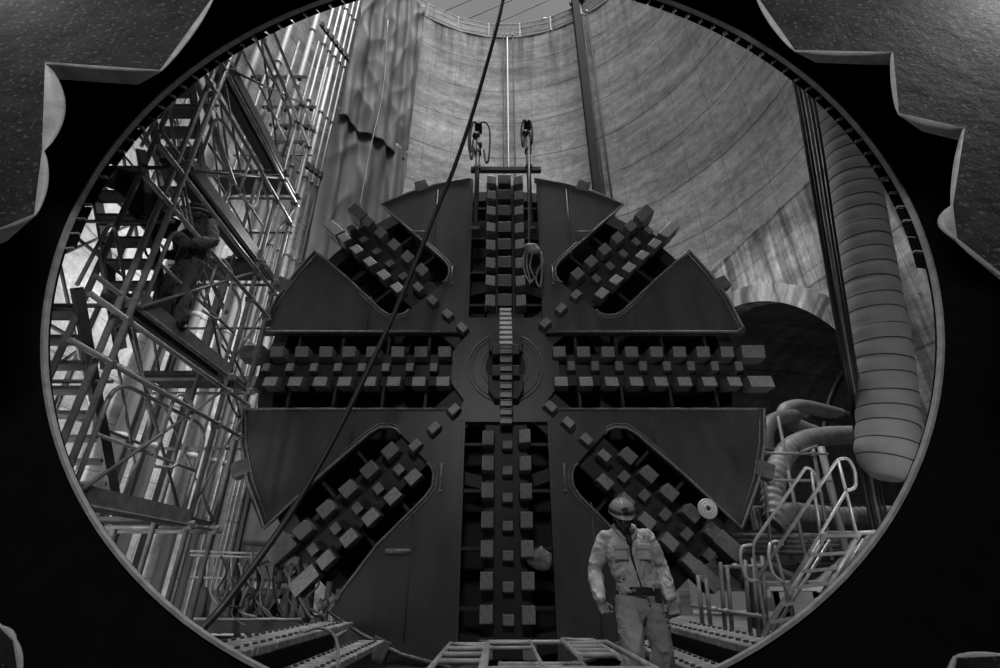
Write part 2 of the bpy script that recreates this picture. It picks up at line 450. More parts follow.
for sx, sz, lb in ((1, 1, None), (-1, 1, None), (-1, -1, None), (1, -1, None)):
    hw_, a1_, a2_ = (.78, 33.6, 55.8) if sz > 0 else (.69, 36, 56.8)
    e_ = hw_ - .78; INZ = .67 if sz > 0 else .77; INX = .75 if sx > 0 else .63
    poly = [(sx * x, sz * z) for x, z in quad_poly(hw_, a1_, a2_)]
    pl = MB().prism(poly, 0, .14).build('face_plate', M['plate'], tbm, local=True)
    S = lambda x, z, y=-.012: Vector((sx * x, y, sz * z))
    L4 = lambda al, pe: loc45(al, pe + e_ * (1 if pe > 0 else -1))
    # weld beads round the slot and along the rim
    bd = MB()
    bd.tube([S(*L4(*a)) for a in ((2.06, -.42), (2.05, -.52), (2.1, -.63), (2.24, -.76), (2.42, -.80), (3.4, -.81))] + [S(*pol(RW - .03, a1_ + .4)), S(*pol(RW - .03, 26)), S(*pol(RW - .03, 18)), S(*pol(RW - .04, 10)), S(4.3, INZ + .02), S(INX + .2, INZ + .02)], .024, 6)
    bd.tube([S(*L4(*a)) for a in ((2.06, .42), (2.05, .52), (2.1, .63), (2.24, .76), (2.42, .80), (3.4, .81))] + [S(*pol(RW - .03, a2_ - .4)), S(*pol(RW - .03, 64)), S(*pol(RW - .03, 72)), S(*pol(RW - .04, 81))], .024, 6)
    bd.tube([S(*L4(*a)) for a in ((2.06, -.48), (2.0, -.54), (2.06, -.67), (2.21, -.81), (2.42, -.85), (3.0, -.86))], .014, 6)
    bd.tube([S(*L4(*a)) for a in ((2.06, .48), (2.0, .54), (2.06, .67), (2.21, .81), (2.42, .85), (3.0, .86))], .014, 6)
    bd.tube([S(*pol(RW - .11, a)) for a in (a1_ - .6, 26, 18, 10.5)], .01, 6)
    bd.build('weld_bead', M['bead'], pl, local=True)
    rv = MB()
    for a, b in (((INX + .05, .95), (INX + .05, 4.3)), ((2.45, INZ + .05), (2.45, 1.42)), ((2.55, INZ + .05), (2.55, 1.48)), ((1.33, 2.3), (1.33, 4.1)), ((1.43, 2.4), (1.43, 4.05)), ((.9, INZ + .06), (4.2, INZ + .06))):
        rivets(rv, (sx * a[0], sz * a[1]), (sx * b[0], sz * b[1]), .085, -.004)
    rv.build('rivet', M['plate'], pl, local=True)['kind'] = 'stuff'
    MB().tube([S(2.5, INZ + .04, -.004), S(2.5, 1.45, -.004)], .012, 5).build('seam', M['plate'], pl, local=True)
    MB().tube([S(1.38, 2.3, -.004), S(1.38, 4.15, -.004)], .012, 5).build('seam', M['plate'], pl, local=True)
    hb = MB()
    if sz < 0: hb.tube([S(1.38, 3.0, -.05), S(1.75, 3.0, -.05)], .035, 8)
    else: hb.tube([S(1.5, 2.98, -.03), S(1.85, 2.98, -.03)], .018, 6)
    hb.build('lifting_bar', M['bead'], pl, local=True); hb = MB()
    hb.tube([S(.98, 1.75, -.05), S(.98, 2.1, -.05)], .018, 6).box(S(.98, 1.73, -.025), (.05, .05, .05)).box(S(.98, 2.12, -.025), (.05, .05, .05))
    hb.build('grab_bar', M['bead'], pl, local=True)

# hub
hubp = []
for sx, sz in ((1, 1), (-1, 1), (-1, -1), (1, -1)):
    q = [(.95, .3), (.72, .62), (INX + .03, INZ), (INX + .03, 1.0), (.4, 1.0)]
    q = [(sx * x, sz * z) for x, z in q]
    hubp += q if sx * sz > 0 else q[::-1]
hub = MB().prism(hubp, .02, .3).build('hub', M['plate'], tbm, local=True)
hb = MB()
for rr, w in ((.66, .016), (.60, .010), (.43, .012), (.36, .01)):
    hb.tube([(rr * math.cos(2 * math.pi * i / 64), -.0, rr * math.sin(2 * math.pi * i / 64)) for i in range(64)], w, 6, True)
hb.build('hub_ring', M['bead'], hub, local=True)
hb = MB()
for sz in (1, -1):
    for y0, y1, k in ((-.02, .05, 1.0),):
        hb.prism([(-.30, sz * .22), (.30, sz * .22), (.30, sz * .5), (.2, sz * .66), (-.2, sz * .66), (-.30, sz * .5)], -.16, .05)
    hb.prism([(-.24, sz * .10), (.24, sz * .10), (.24, sz * .30), (-.24, sz * .30)], -.30, .0)
hb.build('bit_socket', M['spoke'], hub, local=True, bevel=.015)
hb = MB().prism([(.36 * math.cos(2 * math.pi * i / 24), .36 * math.sin(2 * math.pi * i / 24)) for i in range(24)], -.012, .05)  # dark disc painted in place of the shaded centre opening
hb.build('dark_bore', M['inner'], hub, local=True)
# stepped fishtail centre bit
fb = MB(); fi = MB()
for i in range(-8, 9):
    d = .62 * (1 - abs(i) / 9.5) + .06
    fb.box((0, -d / 2, i * .128), (.2, d, .115))
    if i >= 1: fi.box((0, -d - .012, i * .128 + .03), (.215, .06, .05))  # white strips paint the light from above on the upper steps
    else: fb.box((0, -d - .008, i * .128 + .04), (.212, .03, .02))
fish = fb.build('centre_bit', M['fish'], tbm, local=True, bevel=.006)
fi.build('lit_edge', M['white'], fish, local=True)['label'] = 'upper step edges of the centre bit, top light put into their colour'
hub.location = (.055, 0, 0); fish.location = (.055, 0, 0)

# cutter bits
def bit_mesh(name, hx, z0, z1, d0, d1, m, tipm=None, top=.85, bev=.014):
    """block bit: along x, lateral z0..z1, protrudes to -d0 at z0 and -d1 at z1"""
    bm = bmesh.new()
    v = [bm.verts.new(p) for p in ((-hx, .06, z0), (hx, .06, z0), (hx, .06, z1), (-hx, .06, z1),
                                    (-hx * top, -d0, z0 * top), (hx * top, -d0, z0 * top), (hx * top, -d1, z1 + .01), (-hx * top, -d1, z1 + .01))]
    fs = [bm.faces.new([v[i] for i in f]) for f in ((0, 1, 2, 3), (7, 6, 5, 4), (0, 4, 5, 1), (1, 5, 6, 2), (2, 6, 7, 3), (3, 7, 4, 0))]
    bmesh.ops.recalc_face_normals(bm, faces=bm.faces)
    bmesh.ops.bevel(bm, geom=list(bm.edges), offset=bev, segments=2, affect='EDGES', profile=.6)
    me = bpy.data.meshes.new(name); bm.to_mesh(me); bm.free()
    me.materials.append(m)
    if tipm:
        me.materials.append(tipm)
        for p in me.polygons:
            if p.center.y < -min(d0, d1) * .75 and p.normal.y < -.5: p.material_index = 1
    return me
B_SIDE = bit_mesh('cutter_bit', .135, -.09, .10, .215, .26, M['bit'], M['tip'])
B_MID = bit_mesh('middle_bit', .085, -.085, .085, .13, .16, M['bit'], M['tip'], .8)
B_BIG = bit_mesh('gauge_bit', .22, -.10, .12, .22, .27, M['bit'], M['tip'], .93)
B_CEN = bit_mesh('middle_bit', .15, -.14, .14, .25, .25, M['spoke'], M['plate'], .86)
B_HUB = bit_mesh('hub_bit', .13, -.075, .075, .14, .14, M['bit'], M['tip'], .7)
B_RIM = bit_mesh('rim_bit', .14, -.13, .14, .1, .12, M['bit'], None, .92)
def put(name, me, parent, loc, rot):
    o = bpy.data.objects.new(name, me); COL.objects.link(o); o.parent = parent; o.location = loc; o.rotation_euler = rot
    return o
def spoke(ang, hw, side, mid, big, hub_at, rec, midm=None, zs=0.0, zoff=0.0, zm=0.0, dx=0.0):
    zs *= math.cos(R(ang))
    sp = MB().box((2.55, rec + .3, 0), (3.66, .6, 2 * hw))
    for x in [s for s in side] + big:
        w = .26 if x in side else .5
        for q in (1, -1): sp.box((x, rec + .1, q * (hw - .04)), (w, .34, .16))
    so = sp.build('spoke', M['spoke'], tbm, local=True, bevel=.012)
    so.rotation_euler = (0, -R(ang), 0); so.location = (dx, 0, 0)
    for x in side:
        for q in (1, -1): put('cutter_bit', B_SIDE, so, (x, rec - .03, zs + q * (hw - zoff)), (0, 0 if q > 0 else math.pi, random.uniform(-.06, .06)))
    for x in big:
        for q in (1, -1): put('gauge_bit', B_BIG, so, (x, rec - .03, zs + q * (hw - zoff)), (0, 0 if q > 0 else math.pi, 0))
    for x in mid: put('middle_bit', midm or B_MID, so, (x, rec - .01, zm), (0, 0, 0))
    for x in hub_at: put('hub_bit', B_HUB, so, (x, -.02, 0), (0, 0, random.uniform(-.1, .1)))
    return so
H9 = [1.02 + .425 * k for k in range(8)]
for an in (0, 180): spoke(an, .31, H9, [1.22 + .425 * k for k in range(8)], [4.45], [], .15, zs=-.045, zoff=.045)
spoke(90, .36, [1.28 + .43 * k for k in range(8)], [1.3 + .43 * k for k in range(8)], [], [], .12, midm=B_CEN, zoff=.09, dx=.06)
spoke(270, .36, [1.30 + .42 * k for k in range(8)], [1.40 + .415 * k for k in range(7)], [], [], .12, zoff=.08, dx=.06)
spoke(135, .33, [2.5 + .42 * k for k in range(5)], [2.71 + .415 * k for k in range(5)], [4.52], [1.03, 1.42, 1.84, 2.25], .12, zoff=.05)
spoke(45, .33, [2.35 + .41 * k for k in range(5)], [2.6 + .415 * k for k in range(5)], [4.45], [1.12, 1.56, 1.98], .12, zoff=.04)
spoke(225, .33, [2.36 + .42 * k for k in range(5)], [2.45 + .415 * k for k in range(6)], [4.42], [1.17, 1.61, 2.02], .12, zs=-.12, zoff=.06, zm=.08)
spoke(315, .33, [2.55 + .41 * k for k in range(5)], [2.72 + .4 * k for k in range(5)], [4.43], [1.13, 1.53, 1.92, 2.3], .12, zoff=.06)
for x, z in ((-1.73, 4.22), (-4.22, 1.72), (-4.2, -1.77), (-1.70, -4.2), (1.73, 4.2), (4.18, 1.72), (4.2, -1.80), (1.7, -4.2)):
    a = math.atan2(z, x)
    put('rim_bit', B_RIM, tbm, (4.56 * math.cos(a), .07, 4.56 * math.sin(a)), (0, -(a - math.pi / 2), 0))
# inside of the wheel, seen through the slots
MB().ring(4.12, 4.38, .3, .95, 96).build('drum_ring', M['spoke'], tbm, local=True)
MB().ring(1.85, 2.05, .45, .8, 64).build('drum_ring', M['spoke'], tbm, local=True)
rib_a = MB().box((0, 0, 0), (.05, .3, .5)).mesh('slot_rib'); rib_a.materials.append(M['spoke'])
for an in (0, 90, 180, 270):
    for x in (1.35, 2.1, 2.95, 3.75):
        for q in (1, -1): put('slot_rib', rib_a, tbm, Matrix.Rotation(-R(an), 3, 'Y') @ Vector((x, .3, q * .56)), (0, -R(an), 0))
for an in (45, 135, 225, 315):
    for x in (2.75, 3.45):
        for q in (1, -1): put('slot_rib', rib_a, tbm, Matrix.Rotation(-R(an), 3, 'Y') @ Vector((x, .32, q * .58)), (0, -R(an), 0))
MB().prism([(4.3 * math.cos(2 * math.pi * i / 72), 4.3 * math.sin(2 * math.pi * i / 72)) for i in range(72)], 1.0, 1.2).build('bulkhead', M['inner'], tbm, local=True)
MB().ring(4.2, 4.36, 1.1, 6.5, 96).build('shield_body', M['plate'], tbm, local=True)

# ================================================================== THINGS ON AND ABOVE THE WHEEL
def hoist(px, top, bot, yy, label, loops):
    p, q = at(px, top, yy), at(px, bot, yy)
    p = Vector((q.x, yy, p.z))
    h = empty('lifting_post', q, label, 'lifting post', 'lifting posts on top of the cutter wheel')
    MB().tube([q, p], .05, 10).build('pole', M['dark'], h)
    mb = MB().box(p + Vector((0, 0, .02)), (.16, .14, .2)).ball(p + Vector((-.05, -.03, -.25)), .085, 10, 6, (1, .9, 1.3)).ball(p + Vector((.03, 0, -.5)), .065, 8, 6, (1, 1, 2.2))
    mb.build('chain_block', M['cable'], h)
    mb = MB()
    for dx, l in loops:
        mb.tube(smoothpath([p + Vector((0, -.08, .05)), p + Vector((dx * .6, -.1, .1)), p + Vector((dx, -.1, -.2)), p + Vector((dx * .95, -.1, -l)), p + Vector((dx * .7, -.08, -l - .1)), p + Vector((dx * .5, -.06, -l + .3))], 5), .022, 6)
    mb.build('rope', M['cable'], h)
    for t in (.25, .42, .98): MB().box(p.lerp(q, t), (.15, .15, .07)).build('clamp', M['dark'], h)
hoist(475.5, 129, 232, 7.72, 'dark lifting post with looped ropes on the wheel top, nearer the diagonal cable', [(-.16, .9), (.26, 1.0), (-.2, .7)])
hoist(531, 127, 232, 7.72, 'dark lifting post above the wheel with the sling rope hanging beside it', [(-.14, .6), (.1, .5)])
a, b = at(471, 170, 7.75), at(541, 170, 7.75)
tag(MB().beam(a, b, .1, .1).build('cross_beam', M['dark']), 'short dark crossbar joining the two lifting posts above the wheel', 'crossbar')
sl = empty('rope_sling', at(533, 255, 7.6), 'rope sling with frayed loops hanging below one lifting post', 'rope sling')
p0, p1 = at(529, 140, 7.66), at(529, 245, 7.62)
tubes('rope', M['hosed'], [p0, p0.lerp(p1, .5), p1], .022, sl)
mb = MB()
for k in range(6):
    c = at(533 + k * 1.4 - 4, 247 + (k % 3) * 2, 7.58); mb.ball(c, .085, 8, 6, (1.3, 1, .8))
mb.build('hook_block', M['mid'], sl)
mb = MB()
for pp in ([(526, 249), (523, 262), (526, 276), (531, 283), (527, 268), (527, 252)], [(540, 250), (543, 262), (538, 270), (536, 280), (540, 287), (542, 270), (541, 252)], [(533, 250), (530, 266), (534, 278), (529, 284)]):
    mb.tube(smoothpath([at(x, y, 7.58) for x, y in pp], 4), .018, 6)
mb.build('loop', M['mid'], sl)

# small coil on the lower right spoke and bag in the slot
co = empty('rope_coil', at(707, 509, 7.68), 'pale round coil hanging on the wheel between the worker and the aluminium stair', 'coil')
mb = MB(); c0 = at(707, 509, 7.68)
for rr in (.125, .09, .055):
    mb.tube([c0 + Vector((rr * math.cos(2 * math.pi * i / 28), -.03 * (.2 - rr) * 10, rr * math.sin(2 * math.pi * i / 28))) for i in range(28)], .022, 8, True)
mb.build('coil', M['white'], co)
MB().ball(c0 + Vector((0, .06, 0)), .1, 12, 8, (1, .6, 1)).build('core', M['mid'], co)
bag = MB().ball(at(540, 559, 8.02), .16, 20, 14, (1.15, .7, .85))
for v in bag.v: v += noise.noise_vector(v * 9) * .06 + noise.noise_vector(v * 22) * .035
tag(bag.build('crumpled_bag', M['mid']), 'crumpled grey plastic bag caught in the lower slot beside the spoke', 'bag')

# the long black cable hanging across
cpts = [(504, -40, 5.4), (503, 0, 5.4), (479, 92, 5.6), (457, 160, 5.8), (438, 207, 5.9), (395, 312, 6.0), (343, 421, 5.8), (292, 511, 5.5), (230, 597, 4.9), (203, 628, 4.6), (185, 646, 4.4)]
cp = [at(*c) for c in cpts]
tag(tubes('hanging_cable', M['cable'], smoothpath([at(512, -260, 5.4)] + cp, 6), .034, None, 10), 'long black cable slung diagonally across the whole front of the wheel', 'cable')

# ================================================================== SHAFT WALL FITTINGS
def wpt(px, py, rr, z):
    Y = wall_y(px, py, rr); a, _ = ray(px, py); return Vector((a * Y, Y, z))
# pale strips and pipes on the left wall
pipe_px = [(240, .15, 'pvc'), (266, .13, 'pvc'), (293, .12, 'pvc'), (309, .07, 'pipe'), (317, .06, 'pipe'), (324, .085, 'rimsteel'), (331, .05, 'pipe'), (337, .06, 'pipe'), (347, .05, 'pipe')]
nm = {'pvc': 'broad pale pipe', 'pipe': 'thin grey metal pipe', 'rimsteel': 'brightest thin metal pipe'}
for i, (px, r, m) in enumerate(pipe_px):
    b = wpt(px, 100, SR - .35, .0); t = b.copy(); t.z = 33.0
    k = len(pipe_px) - 1 - i
    o = empty('wall_pipe', b, '%s up the shaft wall, %s from the grey tarpaulin' % (nm[m], ORD[k]), 'pipe', 'vertical pipes on the left shaft wall')
    tubes('pipe_run', M[m], [b, t], r, o, 12)
    for z in (4.2, 8.2, 12.2, 16.2, 20.2, 24.2, 28.2): MB().tube([b + Vector((0, 0, z)), b + Vector((0, 0, z + .14))], r + .03, 12).build('coupling', M['pvc' if m == 'pvc' else 'hosed'], o)
# clamp rails across pipes
for i, (x0, y0, x1, y1) in enumerate(((252, 77, 306, 77), (263, 107, 318, 107), (270, 125, 312, 126), (253, 142, 309, 142), (320, 24, 352, 66), (305, 166, 336, 188))):
    p, q = at(x0, y0, wall_y(x0, y0, SR - .6)), at(x1, y1, wall_y(x1, y1, SR - .6))
    where = ['uppermost of four behind the stair tower', 'second from top behind the stair tower', 'third from top behind the stair tower', 'lowest of four behind the stair tower', 'the high one crossing the thin pipes', 'the low one crossing the thin pipes'][i]
    o = empty('clamp_rail', (p + q) / 2, 'black clamp rail across the wall pipes, ' + where, 'clamp rail', 'clamp rails across the wall pipes')
    MB().beam(p, q, .1, .1).build('rail', M['bracket'], o)
    n = 4 if i < 4 else 7
    for k in range(n):
        c = p.lerp(q, (k + .5) / n); MB().box(c + Vector((0, -.03, -.12 if i < 4 else .1)), (.15, .16, .3 if i > 3 else .2)).build('clamp', M['bracket'], o)
# sheet pile ribs low on the left wall
rib_px = [118, 142, 166, 190, 212, 233, 254]
for i, px in enumerate(rib_px):
    b = wpt(px, 470, SR - .12, 0)
    d = Vector((SX, SY, 0)) - Vector((b.x, b.y, 0)); d.normalize()
    sd = Vector((-d.y, d.x, 0)); rm = Matrix((sd, d, Vector((0, 0, 1)))).transposed()
    o = empty('wall_post', b, 'steel wall post behind the stair tower, %s from the cutter wheel' % ORD[len(rib_px) - 1 - i], 'wall post', 'steel posts on the left shaft wall')
    MB().box(b + Vector((0, 0, 5.5)), (.1, .24, 11), rm).build('web', M['dark'], o)
    MB().box(b + Vector((0, 0, 5.5)) + d * .13, (.13, .03, 11), rm).build('flange', M['dark'], o)
# tarpaulin
mb = MB(); nu, nv = 80, 110; A, B = wpt(341, 95, SR - .8, 0), wpt(414, 95, SR - .8, 0)
for part, (z0, z1, off) in enumerate(((20.2, 33.6, .0), (2.0, 20.9, -.12))):
    vs = []
    for j in range(nv + 1):
        for i in range(nu + 1):
            u, w = i / nu, j / nv; z = z0 + (z1 - z0) * w
            p = A.lerp(B, u); d = (Vector((SX, SY, 0)) - p).normalized()
            fold = .16 * math.sin(u * 15 + 1.5 * noise.noise(Vector((u * 2, w * 2, part)))) * (1 - u) ** .6 + .14 * noise.noise(Vector((u * 5, w * 5, 3 + part))) + .07 * math.sin(u * 34 + w * 5)
            cr = 1 - abs(noise.noise(Vector((u * 2.6 + w * 3.5, w * 1.6 - u * 1.6, 8 + part)))) * 2.2; cr2 = 1 - abs(noise.noise(Vector((u * 3 - w * 4, w * 2 + u * 1.4, 28 + part)))) * 2.2
            fold += .10 * max(cr, 0) ** 2 * (.4 + .6 * (w if part else 1 - w * .6)) + .09 * max(cr2, 0) ** 2 * (.3 + .7 * w)
            p = p + d * (off + fold); p.z = z + (.16 * math.sin(u * 3.1) + .1 * noise.noise(Vector((u * 4, 1, part)))) * (1 - w if part == 0 else w)
            vs.append(p)
    fs = [(j * (nu + 1) + i, j * (nu + 1) + i + 1, (j + 1) * (nu + 1) + i + 1, (j + 1) * (nu + 1) + i) for j in range(nv) for i in range(nu)]
    if part == 0: tarp_o = empty('tarpaulin', A.lerp(B, .5) + Vector((0, 0, 2)), 'tall creased grey tarpaulin hanging on the shaft wall beside the metal pipes', 'tarpaulin')
    m_ = MB().add(vs, fs, True).build('upper_sheet' if part == 0 else 'lower_sheet', M['tarp'], tarp_o)
    sd = m_.modifiers.new('thick', 'SOLIDIFY'); sd.thickness = .02
tubes('tie_rope', M['pipe'], smoothpath([at(388, 20, wall_y(388, 20, SR - 1.2)), at(383, 90, wall_y(383, 90, SR - 1.2)), at(370, 150, wall_y(370, 150, SR - 1.2)), at(359, 210, wall_y(359, 210, SR - 1.2))]), .025, tarp_o)
# broad dark column and cables on the back wall
b = wpt(586, 95, SR - .8, 0)
o = empty('steel_column', b, 'broad dark steel column rising up the back wall', 'column')
MB().box(b + Vector((0, 0, 18.2)), (.12, .3, 36.4)).build('web', M['black2'], o)
MB().box(b + Vector((0, -.15, 18.2)), (.42, .06, 36.4)).box(b + Vector((0, .15, 18.2)), (.42, .06, 36.4)).build('flange', M['black2'], o)
for i, (px, r, m, lab) in enumerate(((503.5, .03, 'black2', 'thin dark conduit on the tarpaulin side of the pale drain pipe'), (508, .06, 'hosed', 'pale vertical drain pipe at the centre of the back wall'), (514, .04, 'black2', 'thin dark line running down between the pale drain pipe and steel column'),
                                     (594, .05, 'black2', 'dark cable closest to the broad steel column'), (600, .05, 'black2', 'dark cable second closest to the broad steel column'))):
    b = wpt(px, 110, SR - .2, 0)
    t = b + Vector((0, 0, 34.4)); 
    o = empty('conduit', b, lab, 'conduit', 'lines running down the back wall')
    tubes('line', M[m], [b, t], r, o, 10)
    MB().box(t + Vector((0, 0, -.1)), (r * 3, r * 3, .2)).build('bracket', M['dark'], o)
lp = at(545, 22, 20.6)
o = empty('site_lamp', lp - Vector((0, 0, .5)), 'small pale lamp standing on the rim of the shaft', 'lamp')
MB().tube([lp - Vector((0, 0, .9)), lp], .06, 8).build('post', M['dark'], o)
MB().ball(lp + Vector((0, 0, .12)), .22, 12, 8).build('lamp_head', M['white'], o)
mb = MB()
rp = at(583, 4, 19.4)
o = empty('pulley_frame', rp, 'dark pulley gear at the top of the broad steel column', 'pulley')
MB().box(rp + Vector((.6, 0, .2)), (1.6, .6, .5)).build('housing', M['dark'], o)
MB().tube([rp + Vector((-.45, 0, .1)) + Vector((.38 * math.cos(2 * math.pi * i / 24), 0, .38 * math.sin(2 * math.pi * i / 24))) for i in range(24)], .1, 8, True).build('wheel', M['cable'], o)
# overhead wires across the open top
for i, (x0, y0, x1, y1) in enumerate(((436, 14, 500, -12), (470, 18, 530, -8), (505, 20, 575, -12))):
    p, q = at(x0 - 60, y0 + 25, 26), at(x1 + 40, y1 - 18, 26)
    tag(tubes('overhead_wire', M['dark'], arcpts(p, q, .15), .035), 'thin overhead wire against the sky, %s from the tarpaulin side' % ORD[i], 'wire', 'overhead wires above the shaft')

# ================================================================== VENTILATION DUCT AND ITS CABLES
dp = [(822, 60, 6.9), (837, 112, 7.1), (850, 160, 7.25), (862, 235, 7.45), (873, 300, 7.6), (882, 355, 7.75), (887, 410, 7.9), (887, 445, 7.95), (886, 478, 8.0)]
path = smoothpath([at(*p) for p in dp], 12)
tot = [0]
for i in range(1, len(path)): tot.append(tot[-1] + (path[i] - path[i - 1]).length)
def on_path(t):
    s = t * tot[-1]
    for i in range(1, len(path)):
        if tot[i] >= s: return path[i - 1].lerp(path[i], (s - tot[i - 1]) / (tot[i] - tot[i - 1]))
    return path[-1]
duct = empty('ventilation_duct', path[-1], 'fat ribbed grey fabric ventilation duct hanging in front of the shaft wall', 'duct')
nh = 31; pts, rs = [], []
for i in range(nh * 6 + 1):
    t = i / (nh * 6); pts.append(on_path(t)); f = (i % 6) / 6
    r = .425 + .016 * math.sin(math.pi * f)
    if t > .955: r *= 1 - .5 * ((t - .955) / .045) ** 2
    rs.append(r + .01 * noise.noise(Vector((t * 30, 0, 0))))
MB().tube(pts, rs, 32).build('sleeve', M['duct'], duct)
for k in range(nh):
    t = k / nh + .002; c = on_path(t); d = (on_path(min(t + .01, 1)) - on_path(max(t - .01, 0))).normalized()
    d = (d + Vector((random.uniform(-.05, .05), random.uniform(-.05, .05), 0))).normalized()
    u = d.orthogonal().normalized(); w = d.cross(u)
    MB().tube([c + (u * math.cos(2 * math.pi * i / 32) + w * math.sin(2 * math.pi * i / 32)) * .428 for i in range(32)], .011, 6, True).build('hoop', M['hoop'], duct)
for i, dx in enumerate((0, 4, 8, 12, 16)):
    pp = [at(789 + dx, 60, 6.6), at(798 + dx, 100, 6.7), at(807 + dx, 152, 6.85), at(820 + dx * .9, 230, 7.15), at(834 + dx * .8, 310, 7.45), at(846 + dx * .7, 375, 7.8), at(857 + dx * .9, 440, 8.6), at(867 + dx, 500, 8.7), at(876 + dx, 540, 8.7)]
    tag(tubes('power_cable', M['cable' if i != 2 else 'hosed'], smoothpath(pp), .024 if i else .034, None, 8), '%s power cable running down beside the fabric duct, %s from the back wall' % ('grey' if i == 2 else 'black', ORD[i]), 'cable', 'cables beside the fabric duct')
pp = [at(882, 190, 7.6), at(897, 280, 8.0), at(904, 340, 8.4), at(902, 372, 8.5)]
tag(tubes('wall_cable', M['cable'], smoothpath([at(872, 130, 7.3)] + pp), .025), 'single dark cable looping on the pale wall beyond the fabric duct', 'cable')

# ================================================================== SCAFFOLD STAIR TOWER (left)
XN, XF = -3.95, -5.3
LV = [1.74, 3.76, 5.77, 7.75]
sc_ = empty('stair_tower', (-4.6, 5.7, 0), 'tall scaffold stair tower of steel tubes with dark platforms', 'scaffold')
def st(p, q, r=.026, m='tube', name='ledger'): return MB().tube([p, q], r, 8).build(name, M[m], sc_)
for x, y, m in ((XN, 4.38, 'tube'), (XN + .05, 4.5, 'tube'), (XN, 6.62, 'tubed'), (XN, 7.22, 'tubed'), (XF, 4.3, 'tubed'), (XF, 5.6, 'tubed'), (XF, 7.2, 'tubed'), (-4.38, 6.62, 'tubed'), (-4.45, 4.5, 'tubed')):
    MB().tube([(x, y, 0), (x, y, 11.5)], .033, 10).build('standard', M[m], sc_)
gm = MB()
for L in LV:
    # walkway strip, end landings
    MB().box((XN - .17, 5.55, L), (.36, 2.1, .05)).box((XN - .17, 5.55, L - .05), (.05, 2.1, .08)).build('platform', M['plank'], sc_, bevel=.005)
    MB().box(((XN + XF) / 2, 6.95, L), (1.3, .6, .05)).build('platform', M['plank'], sc_)
    MB().beam((XN, 4.5, L + .02), (XN, 6.6, L + .02), .03, .16).build('toe_board', M['tubed'], sc_)
    # long ledgers
    for dz in (1.2, 1.69): st((XN + .05, 3.98, L + dz + .03), (XN + .05, 7.3, L + dz + .03), .03, 'tube')
    st((XN, 4.0, L - .08), (XN, 7.3, L - .08), .026, 'tubed'); st((XF, 4.2, L - .05), (XF, 7.3, L - .05), .026, 'tubed'); st((XF, 4.2, L + 1.1), (XF, 7.3, L + 1.1), .024, 'tubed')
    for y in (4.5, 6.62, 7.22): st((XN + .1, y + .05, L - .1), (XF - .15, y + .05, L - .1), .026, 'tubed', 'transom')
    st((XN + .1, 4.55, L + 1.05), (XF - .15, 4.55, L + 1.05), .022, 'tubed', 'transom')
    st((XN + .1, 7.27, L + 1.05), (XF - .15, 7.27, L + 1.05), .022, 'tubed', 'transom')
    # guard rail frame with round corners
    g = roundpath([(XN - .02, 4.72, L + .08), (XN - .02, 4.72, L + 1.14), (XN - .02, 6.5, L + 1.14), (XN - .02, 6.5, L + .08)], .28, 7)
    MB().tube(g, .024, 8).tube([(XN - .02, 4.72, L + .57), (XN - .02, 6.5, L + .57)], .02, 8).build('guardrail', M['tube'], sc_)
    g2 = roundpath([(XN + .03, 5.6, L + .55), (XN + .03, 5.6, L + 1.36), (XN + .03, 6.05, L + 1.3), (XN + .03, 6.05, L + .5), (XN + .03, 5.62, L + .45)], .2, 7)
    MB().tube(g2, .02, 8).build('handrail', M['tube'], sc_)
    # braces
    st((XN + .03, 4.6, L - .1), (XN + .03, 6.6, L + 1.75), .02, 'tubed', 'diagonal_brace')
    st((XN - .03, 6.6, L - .1), (XN - .03, 4.6, L + 1.75), .018, 'tubed', 'diagonal_brace')
    st((XF, 4.3, L), (XF, 5.6, L + 1.9), .02, 'tubed', 'diagonal_brace'); st((XF, 7.2, L), (XF, 5.6, L + 1.9), .02, 'tubed', 'diagonal_brace')
    st((XN, 7.22, L), (XF, 7.22, L + 1.9), .02, 'tubed', 'diagonal_brace')
    st((XN, 6.6, L + .1), (XN + .02, 7.25, L + 1.6), .016, 'tubed', 'diagonal_brace')
    # stair flight rising from this level's far end to the next level's near end
    Lo = L - 2.0 if L == LV[0] else LV[LV.index(L) - 1]
    a, b = Vector((-4.75, 5.95, Lo + .05)), Vector((-4.75, 4.35, L))
    fl = MB()
    for s in (-.32, .32): fl.beam(a + Vector((s, 0, 0)), b + Vector((s, 0, 0)), .04, .13)
    flo = fl.build('stair_flight', M['tread'], sc_)
    for k in range(1, 9):
        c = a.lerp(b, k / 9); MB().box(c, (.62, .2, .04)).build('tread', M['tread'], flo)
    hr = roundpath([a + Vector((.36, 0, .1)), a + Vector((.36, .1, .95)), b + Vector((.36, 0, .95)), b + Vector((.36, -.05, 0))], .22, 6)
    MB().tube(hr, .02, 8).tube([a + Vector((.36, 0, .5)), b + Vector((.36, 0, .5))], .016, 8).build('handrail', M['tube'], sc_)
    hr = [v + Vector((-.72, 0, 0)) for v in hr]
    MB().tube(hr, .02, 8).build('handrail', M['tube'], sc_)
for L in LV:
    for y in (4.52, 6.62, 7.22):
        for dz in (-.08, 1.22, 1.71):
            MB().box((XN + .02, y, L + dz), (.12, .1, .1), Matrix.Rotation(.5, 3, 'X')).build('coupler', M['mid'], sc_, bevel=.015)
